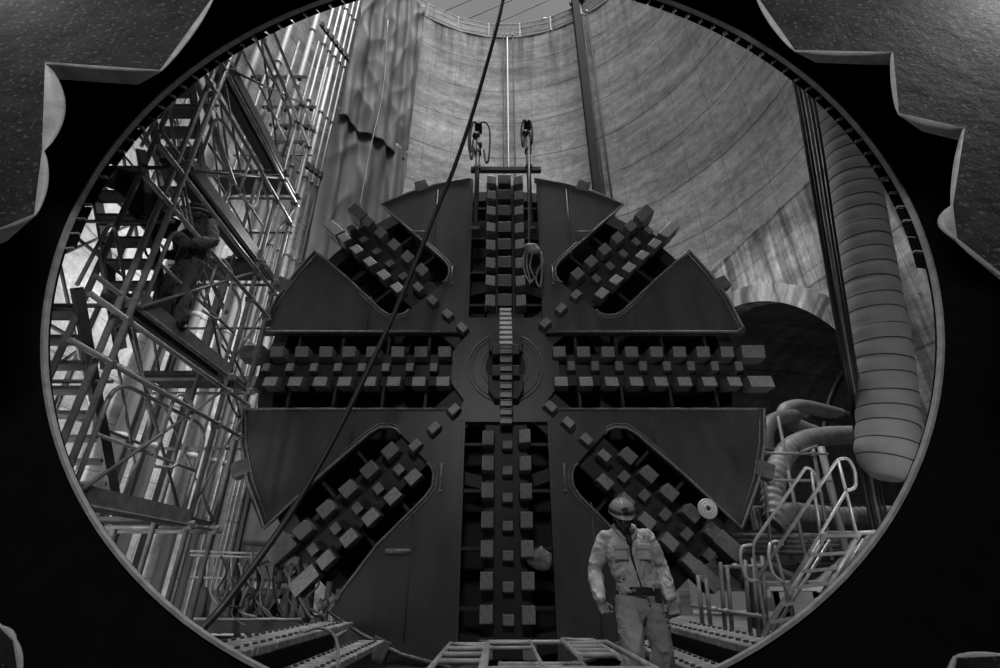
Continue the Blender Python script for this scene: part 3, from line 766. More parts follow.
# steep raker tubes and a folded dark sheet hung at the near end
st((-4.9, 4.1, 6.8), (-4.1, 6.4, 4.6), .03, 'tube', 'raker')
st((-4.3, 4.0, 7.6), (-3.9, 5.4, 6.2), .045, 'tube', 'raker')
mb = MB(); vs = []
for j in range(13):
    for i in range(13):
        u, w = i / 12, j / 12
        p = Vector((-4.75 + .5 * u, 4.4 + .8 * u, 5.25 + .45 * w - .4 * u)); p.x += .1 * math.sin(u * 9 + w * 3); vs.append(p + noise.noise_vector(p * 3) * .12)
o = MB().add(vs, [(j * 13 + i, j * 13 + i + 1, (j + 1) * 13 + i + 1, (j + 1) * 13 + i) for j in range(12) for i in range(12)], True).build('dust_sheet', M['blackcloth'])
o.modifiers.new('t', 'SOLIDIFY').thickness = .02
tag(o, 'dark cloth sheet draped on the near side of the stair tower', 'sheet')
for i, (pp, rr) in enumerate((([(118, 150), (135, 170), (150, 215), (145, 250), (160, 262), (172, 235)], .016), ([(222, 345), (232, 365), (228, 395), (240, 418), (232, 380)], .016))):
    tag(tubes('loose_cable', M['cable'], smoothpath([at(x, y, 5.2 + i * 1.6) for x, y in pp]), rr), ['thin black cable looped near the draped cloth on the stair tower', 'thin black cable looped on the stair tower near the wheel rim'][i], 'cable')

# ================================================================== CRADLE BEAMS
def cradle(sx, label, y0, y1, x, z, w=.55, h=.16):
    o = empty('cradle_beam', (x, (y0 + y1) / 2, 0), label, 'beam', 'cradle beams under the wheel')
    MB().box((x, (y0 + y1) / 2, z), (w, y1 - y0, .07)).build('top_flange', M['rust'], o, bevel=.01)
    MB().box((x, (y0 + y1) / 2, z / 2 - .02), (.1, y1 - y0 - .02, z - .05)).build('web', M['dark'], o)
    mb = MB()
    for k in range(int((y1 - y0) / .16)):
        for s in (-.17, .17): mb.tube([(x + s * w / .55, y0 + .08 + .16 * k, z + .03), (x + s * w / .55, y0 + .08 + .16 * k, z + .055)], .022, 6)
    mb.build('bolt', M['dark'], o)['kind'] = 'stuff'
cradle(-1, 'worn cradle beam under the pump unit side of the wheel, the taller outer one', 4.25, 7.75, -2.28, .50)
cradle(-1, 'worn cradle beam under the pump unit side of the wheel, the lower inner one', 4.25, 7.6, -1.72, .30, .4)
cradle(1, 'worn cradle beam behind the worker, the taller outer one of two', 4.25, 7.75, 2.36, .50)
cradle(1, 'worn cradle beam behind the worker, the lower inner one', 4.25, 7.6, 1.86, .30, .4)

# ================================================================== STACKED SCAFFOLD FRAMES IN THE FOREGROUND
FZ = .61
def lframe(name, x0, x1, y0, y1, z, label, rungs, bars):
    o = empty(name, ((x0 + x1) / 2, (y0 + y1) / 2, z), label, 'scaffold frame', 'frames lying in the foreground')
    MB().tube([(x0, y0, z), (x0, y1, z)], .016, 8).build('side_tube', M['rimsteel'], o); MB().tube([(x1, y0, z), (x1, y1, z)], .016, 8).build('side_tube', M['rimsteel'], o)
    for y in rungs: MB().tube([(x0, y, z), (x1, y, z)], .015, 8).build('rung', M['rimsteel'], o)
    for p, q in bars: MB().tube([(p[0], p[1], z + .01), (q[0], q[1], z + .01)], .011, 8).build('brace', M['rimsteel'], o)
lframe('scaffold_frame', -.36, -.1, 2.9, 4.2, FZ, 'small pale tube frame lying flat, farthest from the worker', (4.15, 3.9, 3.6, 3.3), [((-.36, 4.1), (-.1, 3.9))])
lframe('scaffold_frame', -.08, .80, 2.9, 4.34, FZ + .0, 'widest pale tube frame lying flat before the cutter wheel', (4.32, 3.0), [((.22, 4.3), (.22, 3.0)), ((-.08, 4.15), (.22, 4.15)), ((-.08, 3.85), (.22, 3.85))])
lframe('scaffold_frame', .44, .66, 3.2, 4.1, FZ + .03, 'narrow pale tube frame with close rungs lying next to the worker', (4.1, 3.9, 3.7, 3.5, 3.3), [((.44, 4.1), (.66, 3.9))])
lframe('scaffold_frame', -.0, .6, 2.9, 4.3, FZ - .13, 'tube frame lying beneath the widest pale frame', (4.25, 4.1, 3.95, 3.8, 3.6, 3.4), [])
for i, y in enumerate((3.1, 4.15)):
    tag(MB().box((.2, y, .21), (1.3, .14, .42)).build('timber_block', M['plank'], bevel=.01), ['timber block under the tube frames, nearer the camera', 'timber block under the tube frames, nearer the wheel'][i], 'timber block')

# ================================================================== ALUMINIUM STAIR (right) AND RAILINGS
al = empty('access_stair', at(790, 620, 7.2) * 1.0, 'aluminium access stair with tubular handrails below the fabric duct', 'stair')
def T(pp, r=.02, m='alu', name='handrail', parent=None, rad=.0, n=8):
    v = [at(*p) for p in pp]
    if rad: v = roundpath(v, rad, 6)
    return tubes(name, M[m], v, r, parent, n)
T([(757, 645, 7.25), (826, 533, 6.75)], .032, 'alu', 'stringer', al); T([(762, 650, 7.35), (830, 540, 6.85)], .02, 'alu', 'stringer', al)
T([(800, 634, 7.0), (859, 533, 6.5)], .032, 'alu', 'stringer', al); T([(805, 640, 7.1), (864, 539, 6.6)], .02, 'alu', 'stringer', al)
for k, t in enumerate((.05, .2, .35, .5, .65, .8, .97)):
    p, q = at(757, 645, 7.25).lerp(at(826, 533, 6.75), t), at(800, 634, 7.0).lerp(at(859, 533, 6.5), t)
    MB().beam(p, q, .2, .035).build('tread', M['alu'], al)
T([(768, 640, 7.2), (752, 545, 7.2), (806, 467, 6.75), (812, 470, 6.75), (818, 480, 6.75), (819, 492, 6.75)], .021, 'alu', 'handrail', al, .12)
T([(811, 470, 6.75), (822, 545, 6.75)], .019, 'alu', 'post', al)
T([(797, 633, 7.0), (774, 545, 7.0)], .024, 'tubed', 'post', al)
T([(757, 578, 7.1), (838, 459, 6.55), (848, 458, 6.5), (855, 470, 6.5), (856, 488, 6.5), (846, 491, 6.5)], .021, 'alu', 'handrail', al, .12)
T([(838, 459, 6.55), (858, 540, 6.5)], .02, 'alu', 'post', al)
T([(790, 584, 7.0), (846, 492, 6.5)], .019, 'alu', 'handrail', al)
T([(770, 543, 7.0), (768, 556, 7.0), (773, 575, 7.0), (782, 582, 7.0), (790, 582, 7.0)], .021, 'alu', 'handrail', al, .1)
T([(752, 545, 7.2), (741, 546, 7.2), (740, 560, 7.2), (746, 580, 7.2), (757, 581, 7.2)], .021, 'alu', 'handrail', al, .1)
T([(770, 543, 7.0), (778, 541, 7.0), (783, 545, 7.0)], .021, 'alu', 'handrail', al, .05)
T([(826, 533, 6.75), (862, 533, 6.5), (892, 531, 6.3)], .025, 'alu', 'landing_edge', al)
T([(876, 532, 6.4), (848, 577, 6.7)], .018, 'alu', 'landing_brace', al); T([(890, 531, 6.3), (862, 560, 6.6)], .018, 'alu', 'landing_brace', al)
T([(868, 555, 6.5), (893, 510, 6.6)], .012, 'alu', 'landing_brace', al)
# tube railing in front of the side tunnel
rl = empty('tube_railing', at(790, 520, 8.8), 'clamped scaffold tube railing behind the access stair', 'railing')
for pp, r, m, nn in (([(762, 453, 8.8), (828, 454, 8.8)], .024, 'pipe', 'rail'), ([(757, 480, 8.8), (832, 481, 8.8)], .024, 'pipe', 'rail'), ([(778, 416, 8.9), (806, 560, 8.9)], .03, 'tubed', 'post'),
                     ([(788, 470, 8.9), (806, 560, 8.9)], .03, 'pvc', 'post'), ([(813, 447, 8.8), (832, 560, 8.8)], .028, 'tubed', 'post'), ([(821, 447, 8.85), (848, 560, 8.85)], .06, 'pipe', 'post'), ([(762, 455, 8.8), (772, 560, 8.8)], .028, 'tubed', 'post'),
                     ([(866, 480, 8.8), (876, 530, 8.8)], .045, 'pipe', 'post'), ([(800, 452, 8.7), (817, 446, 8.7)], .024, 'pipe', 'rail')):
    T(pp, r, m, nn, rl)
for px, py in ((764, 453), (813, 454), (759, 481), (815, 480), (771, 483), (866, 482)): MB().ball(at(px, py, 8.76), .06, 8, 6, (1.2, .9, .8)).build('clamp', M['mid'], rl)
# low fence by the right cradle beam
rl = empty('low_railing', at(720, 605, 7.9), 'low dark tube fence standing behind the cradle beam next to the worker', 'railing')
T([(690, 605, 7.9), (712, 609, 7.8), (766, 617, 7.5)], .025, 'tube', 'rail', rl); T([(718, 567, 7.9), (766, 566, 7.7)], .025, 'tube', 'rail', rl)
for px, top in ((698, 575), (706, 578), (720, 562), (727, 565), (745, 560), (753, 558), (762, 556)):
    T([(px, top, 7.75), (px + 6, 640, 7.75)], .03, 'tubed', 'post', rl)
for px, py in ((714, 609), (726, 611), (735, 566), (757, 616)): MB().ball(at(px, py, 7.68), .045, 8, 6, (1.3, .9, .8)).build('clamp', M['tube'], rl)
# equipment deck with cable trays
o = empty('equipment_deck', at(800, 545, 9.6), 'dark equipment deck with bundled rails behind the access stair', 'deck')
mb = MB()
for k in range(4): mb.tube([at(730, 536 + k * 5, 9.4 + .1 * k), at(880, 536 + k * 5, 9.4 + .1 * k)], .05, 8)
mb.build('tray_rail', M['tubed'], o)
p, q = at(728, 560, 9.9), at(885, 560, 9.9); MB().beam(p, q, 1.1, .12).build('deck_plate', M['dark'], o)
for px in (750, 800, 850):
    p = at(px, 560, 9.9); MB().tube([Vector((p.x, p.y, 0)), p], .08, 8).build('leg', M['dark'], o)
# louvred crate on the deck
c = at(768, 519, 9.6)
o = empty('louvred_crate', c - Vector((0, 0, .22)), 'small slatted grey crate beside the rim of the wheel', 'crate')
MB().box(c, (.8, .35, .42)).build('case', M['mid'], o, bevel=.015)
mb = MB()
for k in range(9): mb.box(c + Vector((-.34 + .085 * k, -.19, 0)), (.03, .03, .34))
mb.build('slat', M['pvc'], o)
# hoses out of the side tunnel
def hose(pp, r, m, label, rib=0, name='corrugated_hose'):
    v = smoothpath([at(*p) for p in pp], 10)
    if rib:
        out, rs = [], []; L_ = sum((v[i + 1] - v[i]).length for i in range(len(v) - 1)); n = int(L_ / rib * 4); acc = [0]
        for i in range(1, len(v)): acc.append(acc[-1] + (v[i] - v[i - 1]).length)
        j = 1
        for i in range(n + 1):
            s = acc[-1] * i / n
            while j < len(acc) - 1 and acc[j] < s: j += 1
            out.append(v[j - 1].lerp(v[j], (s - acc[j - 1]) / max(acc[j] - acc[j - 1], 1e-6))); rs.append(r * (1.0 + .09 * math.sin(math.pi * i / 2 + .78)))
        v, r = out, rs
    return tag(MB().tube(v, r, 14).build(name, M[m]), label, 'hose')
hose([(775, 520, 9.2), (773, 495, 9.4), (777, 470, 9.6), (792, 447, 10.0), (820, 437, 10.6), (860, 435, 11.2), (905, 438, 11.5)], .2, 'hose', 'thick corrugated pale hose arching over behind the tube railing', .16)
hose([(815, 433, 10.8), (800, 427, 10.8), (790, 420, 10.8), (785, 413, 10.8), (790, 408, 10.9), (806, 407, 11.2), (840, 415, 11.8)], .17, 'hose', 'smooth pale hose bent in a hook above the corrugated hose', 0, 'smooth_hose')
hose([(766, 452, 9.9), (767, 430, 10.0), (776, 419, 10.2), (795, 416, 10.6)], .15, 'hosed', 'short grey hose elbow rising next to the rim of the wheel', 0, 'smooth_hose')
hose([(806, 410, 11.5), (840, 417, 11.8), (880, 427, 12.2), (910, 435, 12.4)], .18, 'hoop', 'dark corrugated hose lying behind the pale ones', .16)
hose([(775, 525, 9.0), (790, 512, 9.0), (815, 514, 9.2), (850, 516, 9.3), (905, 514, 9.4)], .15, 'hosed', 'grey corrugated hose running low behind the handrails', .12)
for k in range(6):
    y0 = 585 + k * 7
    pp = [(742 + k * 2, y0 - 10, 8.6), (765, y0 - 22 - k, 8.7), (790, y0 - 10, 8.8), (815, y0 - 2 - k * 5, 8.8), (850, y0 - 30 - k * 6, 8.8), (890, 520 + k * 3, 8.9)]
    hose(pp, .05 + .014 * (k % 3), ['hosed', 'hoop', 'hose', 'hosed', 'hoop', 'hosed'][k], 'loose hose sagging under the access stair, %s from the top' % ORD[k], 0, 'loose_hose')['group'] = 'loose hoses under the access stair'
pp = [(722, 556, 8.4), (742, 573, 8.3), (768, 588, 8.2), (800, 590, 8.2)]
hose(pp, .13, 'hosed', 'broad grey hose sloping down behind the low tube fence', 0, 'smooth_hose')
for i, (px, py, w, h, m, lb) in enumerate(((770, 605, .5, .6, 'mid', 'grey control cabinet with pale labels behind the low fence'), (800, 606, .9, .4, 'pvc', 'pale box under the access stair'), (822, 600, .45, .5, 'mid', 'grey box near the foot of the access stair'))):
    c = at(px, py, 8.0)
    o = empty('control_cabinet' if i != 1 else 'pale_box', Vector((c.x, c.y, c.z - h / 2)), lb, 'cabinet' if i != 1 else 'box')
    MB().box(c, (w, .35, h)).build('case', M[m], o, bevel=.015)
    if i != 1:
        for dx, dz in ((-.1, .15), (.12, .12), (-.1, -.12)): MB().box(c + Vector((dx, -.185, dz)), (.1, .02, .1)).build('label_plate', M['white'], o)
    else: MB().box(c + Vector((0, 0, h / 2 + .02)), (w + .06, .4, .05)).build('lid', M['white'], o)
# dark ring leaning inside the side tunnel
mb = MB().tube(smoothpath([at(857, 358, 12.4), at(846, 370, 12.4), at(837, 384, 12.4), at(830, 400, 12.4), at(826, 418, 12.4), at(824, 436, 12.4)]), .07, 8)
tag(mb.build('curved_pipe', M['cable']), 'dark curved pipe inside the mouth of the side tunnel', 'pipe')

# ================================================================== EQUIPMENT AT LOWER LEFT
rl = empty('thin_railing', at(270, 590, 8.4), 'thin tube railing between the stair tower foot and the junction box', 'railing')
for y in (553, 557, 579): T([(190, y - 2, 8.2), (300, y + 2, 8.6)], .016, 'tube', 'rail', rl)
for px in (208, 232, 252, 277, 300): T([(px, 552, 8.4), (px - 2, 625, 8.4)], .02, 'tube', 'post', rl)
def cyl(c, r, l, m, name, parent, ax=(1, 0, 0)):
    ax = Vector(ax).normalized(); return MB().tube([c - ax * l / 2, c + ax * l / 2], r, 20).build(name, M[m], parent)
c = at(225, 610, 8.5)
o = empty('pump_unit', Vector((c.x, c.y, c.z - .4)), 'cylindrical pump unit with a hand wheel among the tangled cables', 'pump')
ax_ = Vector((.75, .66, 0)); cyl(c, .27, .7, 'hosed', 'drum', o, ax_)
for k in (-.37, .0, .37): cyl(c + ax_ * k, .31, .05, 'dark', 'flange', o, ax_)
MB().box(c + Vector((0, 0, -.4)), (.9, .5, .1)).build('base', M['dark'], o)
MB().tube([c + Vector((.1, -.3, .3)) + Vector((.14 * math.cos(2 * math.pi * i / 20), 0, .14 * math.sin(2 * math.pi * i / 20))) for i in range(20)], .02, 6, True).build('hand_wheel', M['tubed'], o)
MB().tube(smoothpath([c + Vector((.2, 0, .3)), c + Vector((.3, 0, .6)), c + Vector((.6, 0, .7)), c + Vector((.9, .0, .4))]), .06, 10).build('outlet', M['hosed'], o)
c = at(268, 597, 8.3)
o = empty('valve_rack', Vector((c.x, c.y, c.z - .5)), 'rack of dark valves and gauges hung between the railing and cables', 'valves')
MB().box(c, (.7, .1, .05)).box(c + Vector((0, 0, -.35)), (.7, .1, .05)).box(c + Vector((-.35, 0, -.2)), (.05, .1, .9)).box(c + Vector((.35, 0, -.2)), (.05, .1, .9)).build('frame', M['dark'], o)
for k in range(5):
    v = c + Vector((-.26 + .13 * k, -.08, .08 * (k % 2)))
    MB().tube([v, v + Vector((0, 0, -.42))], .035, 8).ball(v + Vector((0, -.03, -.15)), .075, 10, 6).build('valve', M['tubed'], o)
    cyl(v + Vector((0, -.06, .08)), .05, .03, 'white' if k % 2 else 'mid', 'gauge', o, (0, 1, 0))
c = at(290, 562, 8.2)
o = empty('junction_box', c - Vector((0, 0, .12)), 'pale junction box topping the cable bundle beside the wheel', 'box')
MB().box(c, (.36, .3, .13)).build('case', M['pvc'], o, bevel=.02); MB().box(c + Vector((0, 0, -.2)), (.26, .25, .18)).build('lower_case', M['dark'], o, bevel=.02)
for k in range(9):
    x0 = 291 + k * 2.6
    pp = [(x0 - 3, 564, 8.1), (x0 + 2, 580, 8.05), (x0 + 4 - k * .5, 600 + (k % 3) * 5, 8.05), (x0 + 1 + (k % 2) * 5, 618 + (k % 4) * 3, 8.05), (x0 - 7, 622, 8.05), (x0 - 6, 606, 8.05), (x0 - 4, 588, 8.08)]
    tag(tubes('hanging_hose', M[['hose', 'hosed', 'cable'][k % 3]], smoothpath([at(*p) for p in pp]), .02 + .008 * (k % 2)), '%s cable of the looped bundle beside the wheel, %s from the railing' % (['pale', 'grey', 'black'][k % 3], ORD[k]), 'cable', 'looped cables below the junction box')
for k in range(7):
    x0 = 226 + k * 10
    pp = [(x0, 560 + (k % 3) * 6, 8.2), (x0 + 3, 585, 8.1), (x0 - 4, 606 + (k % 2) * 8, 8.1), (x0 + 7, 628, 8.1), (x0 + 14, 636, 8.1)]
    tag(tubes('hanging_hose', M[['hosed', 'cable', 'hose', 'cable'][k % 4]], smoothpath([at(*p) for p in pp]), .02 + .01 * (k % 2)), '%s hose drooping over the pump unit, %s from the stair tower' % (['grey', 'black', 'pale', 'black'][k % 4], ORD[k]), 'hose', 'hoses drooping over the pump unit')
mb = MB(); vs = []
a, b, c_, d_ = at(262, 590, 8.0), at(285, 588, 8.0), at(248, 627, 8.0), at(262, 628, 8.0)
for j in range(9):
    for i in range(7):
        p = a.lerp(b, i / 6).lerp(c_.lerp(d_, i / 6), j / 8); vs.append(p + Vector((0, .05 * math.sin(i * 1.6), 0)) + noise.noise_vector(p * 4) * .05)
o = MB().add(vs, [(j * 7 + i, j * 7 + i + 1, (j + 1) * 7 + i + 1, (j + 1) * 7 + i) for j in range(8) for i in range(6)], True).build('hanging_cloth', M['hosed']); o.modifiers.new('t', 'SOLIDIFY').thickness = .015
tag(o, 'grey cloth hanging among the hoses beside the valve rack', 'cloth')
c = at(322, 605, 8.0)
o = empty('valve_cluster', c - Vector((0, 0, .3)), 'pale valve fittings beside the bundle of looped cables', 'valves')
for dx, dz, r in ((0, 0, .065), (.16, .08, .05), (-.05, -.2, .06), (.1, -.25, .05)): cyl(c + Vector((dx, 0, dz)), r, .14, 'pvc', 'fitting', o, (1, .3, .5)); cyl(c + Vector((dx, 0, dz)), r * 1.5, .03, 'mid', 'collar', o, (1, .3, .5))
MB().tube(smoothpath([c + Vector((-.1, 0, -.2)), c + Vector((.1, -.1, -.4)), c + Vector((.3, -.1, -.38)), c + Vector((.4, 0, -.3))]), .035, 8).build('pipe', M['pvc'], o)
MB().tube([c + Vector((.05, .05, .3)), c + Vector((.05, .05, -.6))], .05, 8).tube([c + Vector((.2, .05, .2)), c + Vector((.2, .05, -.6))], .04, 8).build('stand', M['tubed'], o)
c = at(250, 637, 7.6)
p, q = at(205, 622, 8.4), at(335, 600, 8.2)
o = empty('service_deck', Vector((p.lerp(q, .5).x, 8.3, 0)), 'dark service deck carrying the pump unit', 'deck')
p, q = Vector((-4.6, 8.4, .52)), Vector((-2.75, 8.3, .52))
MB().beam(p, q, .9, .1).build('deck_plate', M['dark'], o)
MB().beam(p + Vector((0, -.45, -.06)), q + Vector((0, -.45, -.06)), .04, .14).build('kick_plate', M['dark'], o); MB().tube([p + Vector((0, -.46, .04)), q + Vector((0, -.46, .04))], .018, 6).build('edge_tube', M['tube'], o)
for t in (.1, .9): MB().tube([Vector((p.lerp(q, t).x, 8.35, 0)), p.lerp(q, t)], .06, 8).build('leg', M['dark'], o)
rnd = random.Random(3)
for k in range(12):
    x0 = 212 + k * 9; y0 = 556 + rnd.random() * 14
    pp = [(x0, y0), (x0 + rnd.uniform(-6, 8), y0 + 16), (x0 + rnd.uniform(-8, 10), y0 + 34), (x0 + rnd.uniform(0, 16), y0 + 48), (x0 + rnd.uniform(4, 22), y0 + 44 + rnd.random() * 16)]
    tag(tubes('thin_cable', M[['hose', 'cable', 'hosed'][k % 3]], smoothpath([at(x, y, 7.95 - .02 * i) for i, (x, y) in enumerate(pp)]), .011 + .005 * (k % 2)), 'thin %s cable tangled over the pump unit and valve rack, %s from the stair tower' % (['pale', 'black', 'grey'][k % 3], ORD[k]), 'cable', 'thin cables tangled over the pump unit')
tag(tubes('floor_hose', M['hosed'], smoothpath([at(*p) for p in ((300, 634, 6.0), (318, 628, 6.2), (333, 634, 6.0), (338, 650, 5.7), (336, 672, 5.4))]), .016), 'thin hose curling over the end of the cradle beam by the pump unit', 'hose')

# ================================================================== PEOPLE
dg = None
def fuse(mb, name, vox=.012, smooth=6, fold=0, fscale=6, seed=0, sub=True, stretch=(1, 1, 1)):
    """melt overlapping pieces into one continuous surface, then add cloth folds"""
    me = mb.mesh(name); tmp = bpy.data.objects.new('tmp', me); COL.objects.link(tmp)
    rm = tmp.modifiers.new('r', 'REMESH'); rm.mode = 'VOXEL'; rm.voxel_size = vox; rm.use_smooth_shade = True
    sm = tmp.modifiers.new('s', 'SMOOTH'); sm.iterations = smooth; sm.factor = .5
    bpy.context.view_layer.update()
    ev = tmp.evaluated_get(bpy.context.evaluated_depsgraph_get())
    out = bpy.data.meshes.new_from_object(ev); out.name = name
    bpy.data.objects.remove(tmp); bpy.data.meshes.remove(me)
    if fold:
        for v in out.vertices:
            p = Vector((v.co.x * stretch[0], v.co.y * stretch[1], v.co.z * stretch[2])) * fscale + Vector((seed, seed, 0))
            w = noise.noise_vector(p * .5) * .8
            k = (1 - abs(noise.noise(p + w * 1.3)) * 1.6); k = k * k * math.copysign(1, k); k2 = 1 - 2 * abs(noise.noise(p * 2.1 + w)); k3 = noise.noise(p * .45)
            v.co += v.normal * (fold * max(-.9, min(.95, k * .75 + .35 * k2 + .7 * k3 - .35)))
    out.polygons.foreach_set('use_smooth', [True] * len(out.polygons))
    return out
def link(me, name, m, parent): 
    me.materials.clear(); me.materials.append(m); o = bpy.data.objects.new(name, me); COL.objects.link(o); o.parent = parent; return o
def limb(mb, a, b, ra, rb, k=6, bulge=0):
    a, b = Vector(a), Vector(b); pts = [a.lerp(b, i / k) for i in range(k + 1)]
    rs = [ra + (rb - ra) * i / k + bulge * math.sin(math.pi * i / k) for i in range(k + 1)]
    mb.tube(pts, rs, 14); mb.ball(a, ra, 14, 8); mb.ball(b, rb, 14, 8)
def loft(mb, secs, n=24):
    vs = []
    for (x, y, z, rx, ry) in secs:
        for i in range(n):
            t = 2 * math.pi * i / n; c, s = math.cos(t), math.sin(t)
            e = .82
            vs.append((x + rx * math.copysign(abs(c) ** e, c), y + ry * math.copysign(abs(s) ** e, s), z))
    k = len(secs)
    fs = [(j * n + i, j * n + (i + 1) % n, (j + 1) * n + (i + 1) % n, (j + 1) * n + i) for j in range(k - 1) for i in range(n)]
    fs += [tuple(range(n))[::-1], tuple((k - 1) * n + i for i in range(n))]
    mb.add(vs, fs, True)
def hand(mb, wr, d, side, palm_n, s=1.18):
    """palm, four unequal curled fingers and a thumb leaving the palm's side"""
    d = Vector(d).normalized(); pn = Vector(palm_n); pn = (pn - d * pn.dot(d)).normalized(); sd = d.cross(pn).normalized() * side
    wr = Vector(wr)
    for i in range(4):
        q = (i - 1.5) * .021 * s
        a = wr + d * .02 + sd * q * .7; b = wr + d * .088 * s + sd * q
        mb.tube([a, (a + b) / 2, b], [.016 * s, .017 * s, .014 * s], 10)
        L = [.068, .078, .072, .056][i] * s
        c1 = b + (d * .8 + pn * .35).normalized() * L * .5; c2 = c1 + (d * .35 + pn * .9).normalized() * L * .38; c3 = c2 + (-d * .3 + pn * .9).normalized() * L * .28
        mb.tube([b - d * .01, c1, c2, c3], [.0125 * s, .0115 * s, .0105 * s, .008 * s], 8); mb.ball(c3, .0085 * s, 8, 6)
    t0 = wr + d * .03 * s - sd * .03 * s; t1 = t0 + (d * .6 - sd * .55 + pn * .4).normalized() * .045 * s; t2 = t1 + (d * .9 + pn * .35).normalized() * .034 * s
    mb.tube([t0, t1, t2], [.016 * s, .0125 * s, .0095 * s], 10); mb.ball(t2, .0095 * s, 8, 6)
def rotX(p, c, a): p, c = Vector(p), Vector(c); return c + Matrix.Rotation(a, 3, 'X') @ (p - c)

def worker(loc, rz, label, J, mats, nod, detail=1.0, stance=None):
    """J: joints in the person's own frame (x to viewer's right, -y towards the viewer)"""
    V = {k: Vector(v) for k, v in J.items()}
    # skin: head, neck, forearms and hands in one continuous surface with the trunk
    b = MB()
    hc = V['head']
    def hp(x, y, z): return hc + Matrix.Rotation(nod, 3, 'X') @ Vector((x, y, z))
    def hball(c, r, sc):
        k = len(b.v); b.ball((0, 0, 0), r, 16, 12, sc)
        for i in range(k, len(b.v)): b.v[i] = hp(*(Vector(c) + b.v[i]))
    hball((0, .012, .02), .088, (.88, 1.08, 1.12)); hball((0, -.02, -.055), .066, (.95, 1.0, 1.05)); hball((0, -.055, -.095), .03, (1.15, .9, .8))
    hball((0, -.098, -.018), .017, (.8, 1.1, 1.9)); hball((0, -.106, -.04), .017, (1.0, .9, .75))
    for s in (-1, 1):
        hball((s * .034, -.075, .012), .022, (1.2, .7, .6)); hball((s * .083, .015, -.02), .028, (.35, .7, 1.15)); hball((s * .04, -.07, -.035), .026, (1, .6, .8))
    hball((0, -.088, -.068), .019, (1.5, .6, .4)); hball((0, -.086, -.08), .016, (1.4, .6, .45))
    limb(b, V['neck'] + Vector((0, .01, -.02)), hp(0, .02, -.05), .062, .056)
    loft(b, [(V['neck'].x, V['neck'].y + .01, V['neck'].z - .04, .12, .08), (V['chest'].x, V['chest'].y, V['chest'].z, .15, .1), (V['hip'].x, V['hip'].y, V['hip'].z, .14, .1)])
    for s in 'LR':
        limb(b, V['sh' + s], V['el' + s], .05, .04); limb(b, V['el' + s], V['wr' + s], .042, .03); limb(b, V['hp' + s], V['kn' + s], .08, .055); limb(b, V['kn' + s], V['an' + s], .055, .04)
    body = fuse(b, 'person', .011, 4)
    root = bpy.data.objects.new('person', body); body.materials.clear(); body.materials.append(mats['skin']); COL.objects.link(root)
    root.location = loc; root.rotation_euler = (0, 0, rz); tag(root, label, 'person'); 
    # gloves with separate fingers
    for s in 'LR':
        g = MB(); d = V['ha' + s] - V['wr' + s]
        hand(g, V['wr' + s], d, 1 if s == 'L' else -1, (0.3 if s == 'L' else -.3, -.75, 0))
        g.tube([V['wr' + s] - d.normalized() * .05, V['wr' + s] + d.normalized() * .02], [.04, .034], 12)
        link(fuse(g, 'glove', .005, 2), 'glove', mats['glove'], root)
    # jacket: trunk, sleeves, collar, pockets
    c = MB(); n_, ch, hi = V['neck'], V['chest'], V['hip']; wx = (ch + hi) / 2
    loft(c, [(n_.x, n_.y + .03, n_.z + .01, .085, .075), (n_.x, n_.y + .02, n_.z - .03, .14, .09), ((n_.x + ch.x) / 2, ch.y + .01, n_.z - .10, .2, .115), (ch.x, ch.y, ch.z + .02, .222, .13), (wx.x, wx.y, wx.z + .02, .21, .135), (hi.x, hi.y, hi.z + .1, .2, .135), (hi.x, hi.y, hi.z + .03, .195, .13), (hi.x, hi.y, hi.z - .01, .175, .12)])
    for s in 'LR':
        limb(c, V['sh' + s], V['el' + s], .07, .062, bulge=.008); limb(c, n_ + Vector((0, .02, -.05)), V['sh' + s] + Vector((0, 0, .0)), .075, .068); limb(c, V['el' + s], V['wr' + s] - (V['wr' + s] - V['el' + s]).normalized() * .02, .066, .05, bulge=.01)
        w_ = V['wr' + s]; dd = (w_ - V['el' + s]).normalized(); c.tube([w_ - dd * .05, w_ - dd * .005], [.053, .049], 14)
    jk = link(fuse(c, 'jacket', .008, 5, .024, 10, 3, stretch=(1, 1, .75)), 'jacket', mats['jacket'], root)
    for s in (-1, 1):
        p = MB().box((ch.x + s * .105, ch.y - .128, ch.z - .0), (.12, .03, .12)).box((ch.x + s * .105, ch.y - .14, ch.z + .055), (.13, .03, .045))
        po = link(fuse(p, 'pocket', .007, 3, .004, 14, s), 'pocket', mats['jacket'], jk)
    co = MB()
    for s in (-1, 1):
        co.tube(smoothpath([n_ + Vector((s * .09, .05, .05)), n_ + Vector((s * .1, -.02, .03)), n_ + Vector((s * .075, -.09, -.03)), n_ + Vector((s * .03, -.11, -.1))]), .019, 8)
    link(fuse(co, 'collar', .007, 2), 'collar', mats['jacket'], jk)
    co = MB().tube(smoothpath([n_ + Vector((0.0, -.1, -.03)), Vector((ch.x - .01, ch.y - .125, ch.z + .08)), Vector((ch.x - .01, ch.y - .135, ch.z - .02)), Vector((wx.x, wx.y - .13, wx.z)), Vector((hi.x, hi.y - .14, hi.z + .06))]), [.03] * 7 + [.012] * 18, 8)
    link(fuse(co, 'shirt_front', .007, 2), 'shirt_front', mats['belt'], jk)
    # trousers
    t = MB()
    loft(t, [(hi.x, hi.y, hi.z + .05, .16, .11), (hi.x, hi.y, hi.z - .04, .185, .125), (hi.x, hi.y, hi.z - .12, .19, .13), (hi.x, hi.y + .01, hi.z - .2, .15, .11)])
    for s in 'LR':
        limb(t, V['hp' + s], V['kn' + s], .115, .092, bulge=.008); limb(t, V['kn' + s], V['an' + s] + Vector((0, 0, .05)), .094, .085, bulge=.014)
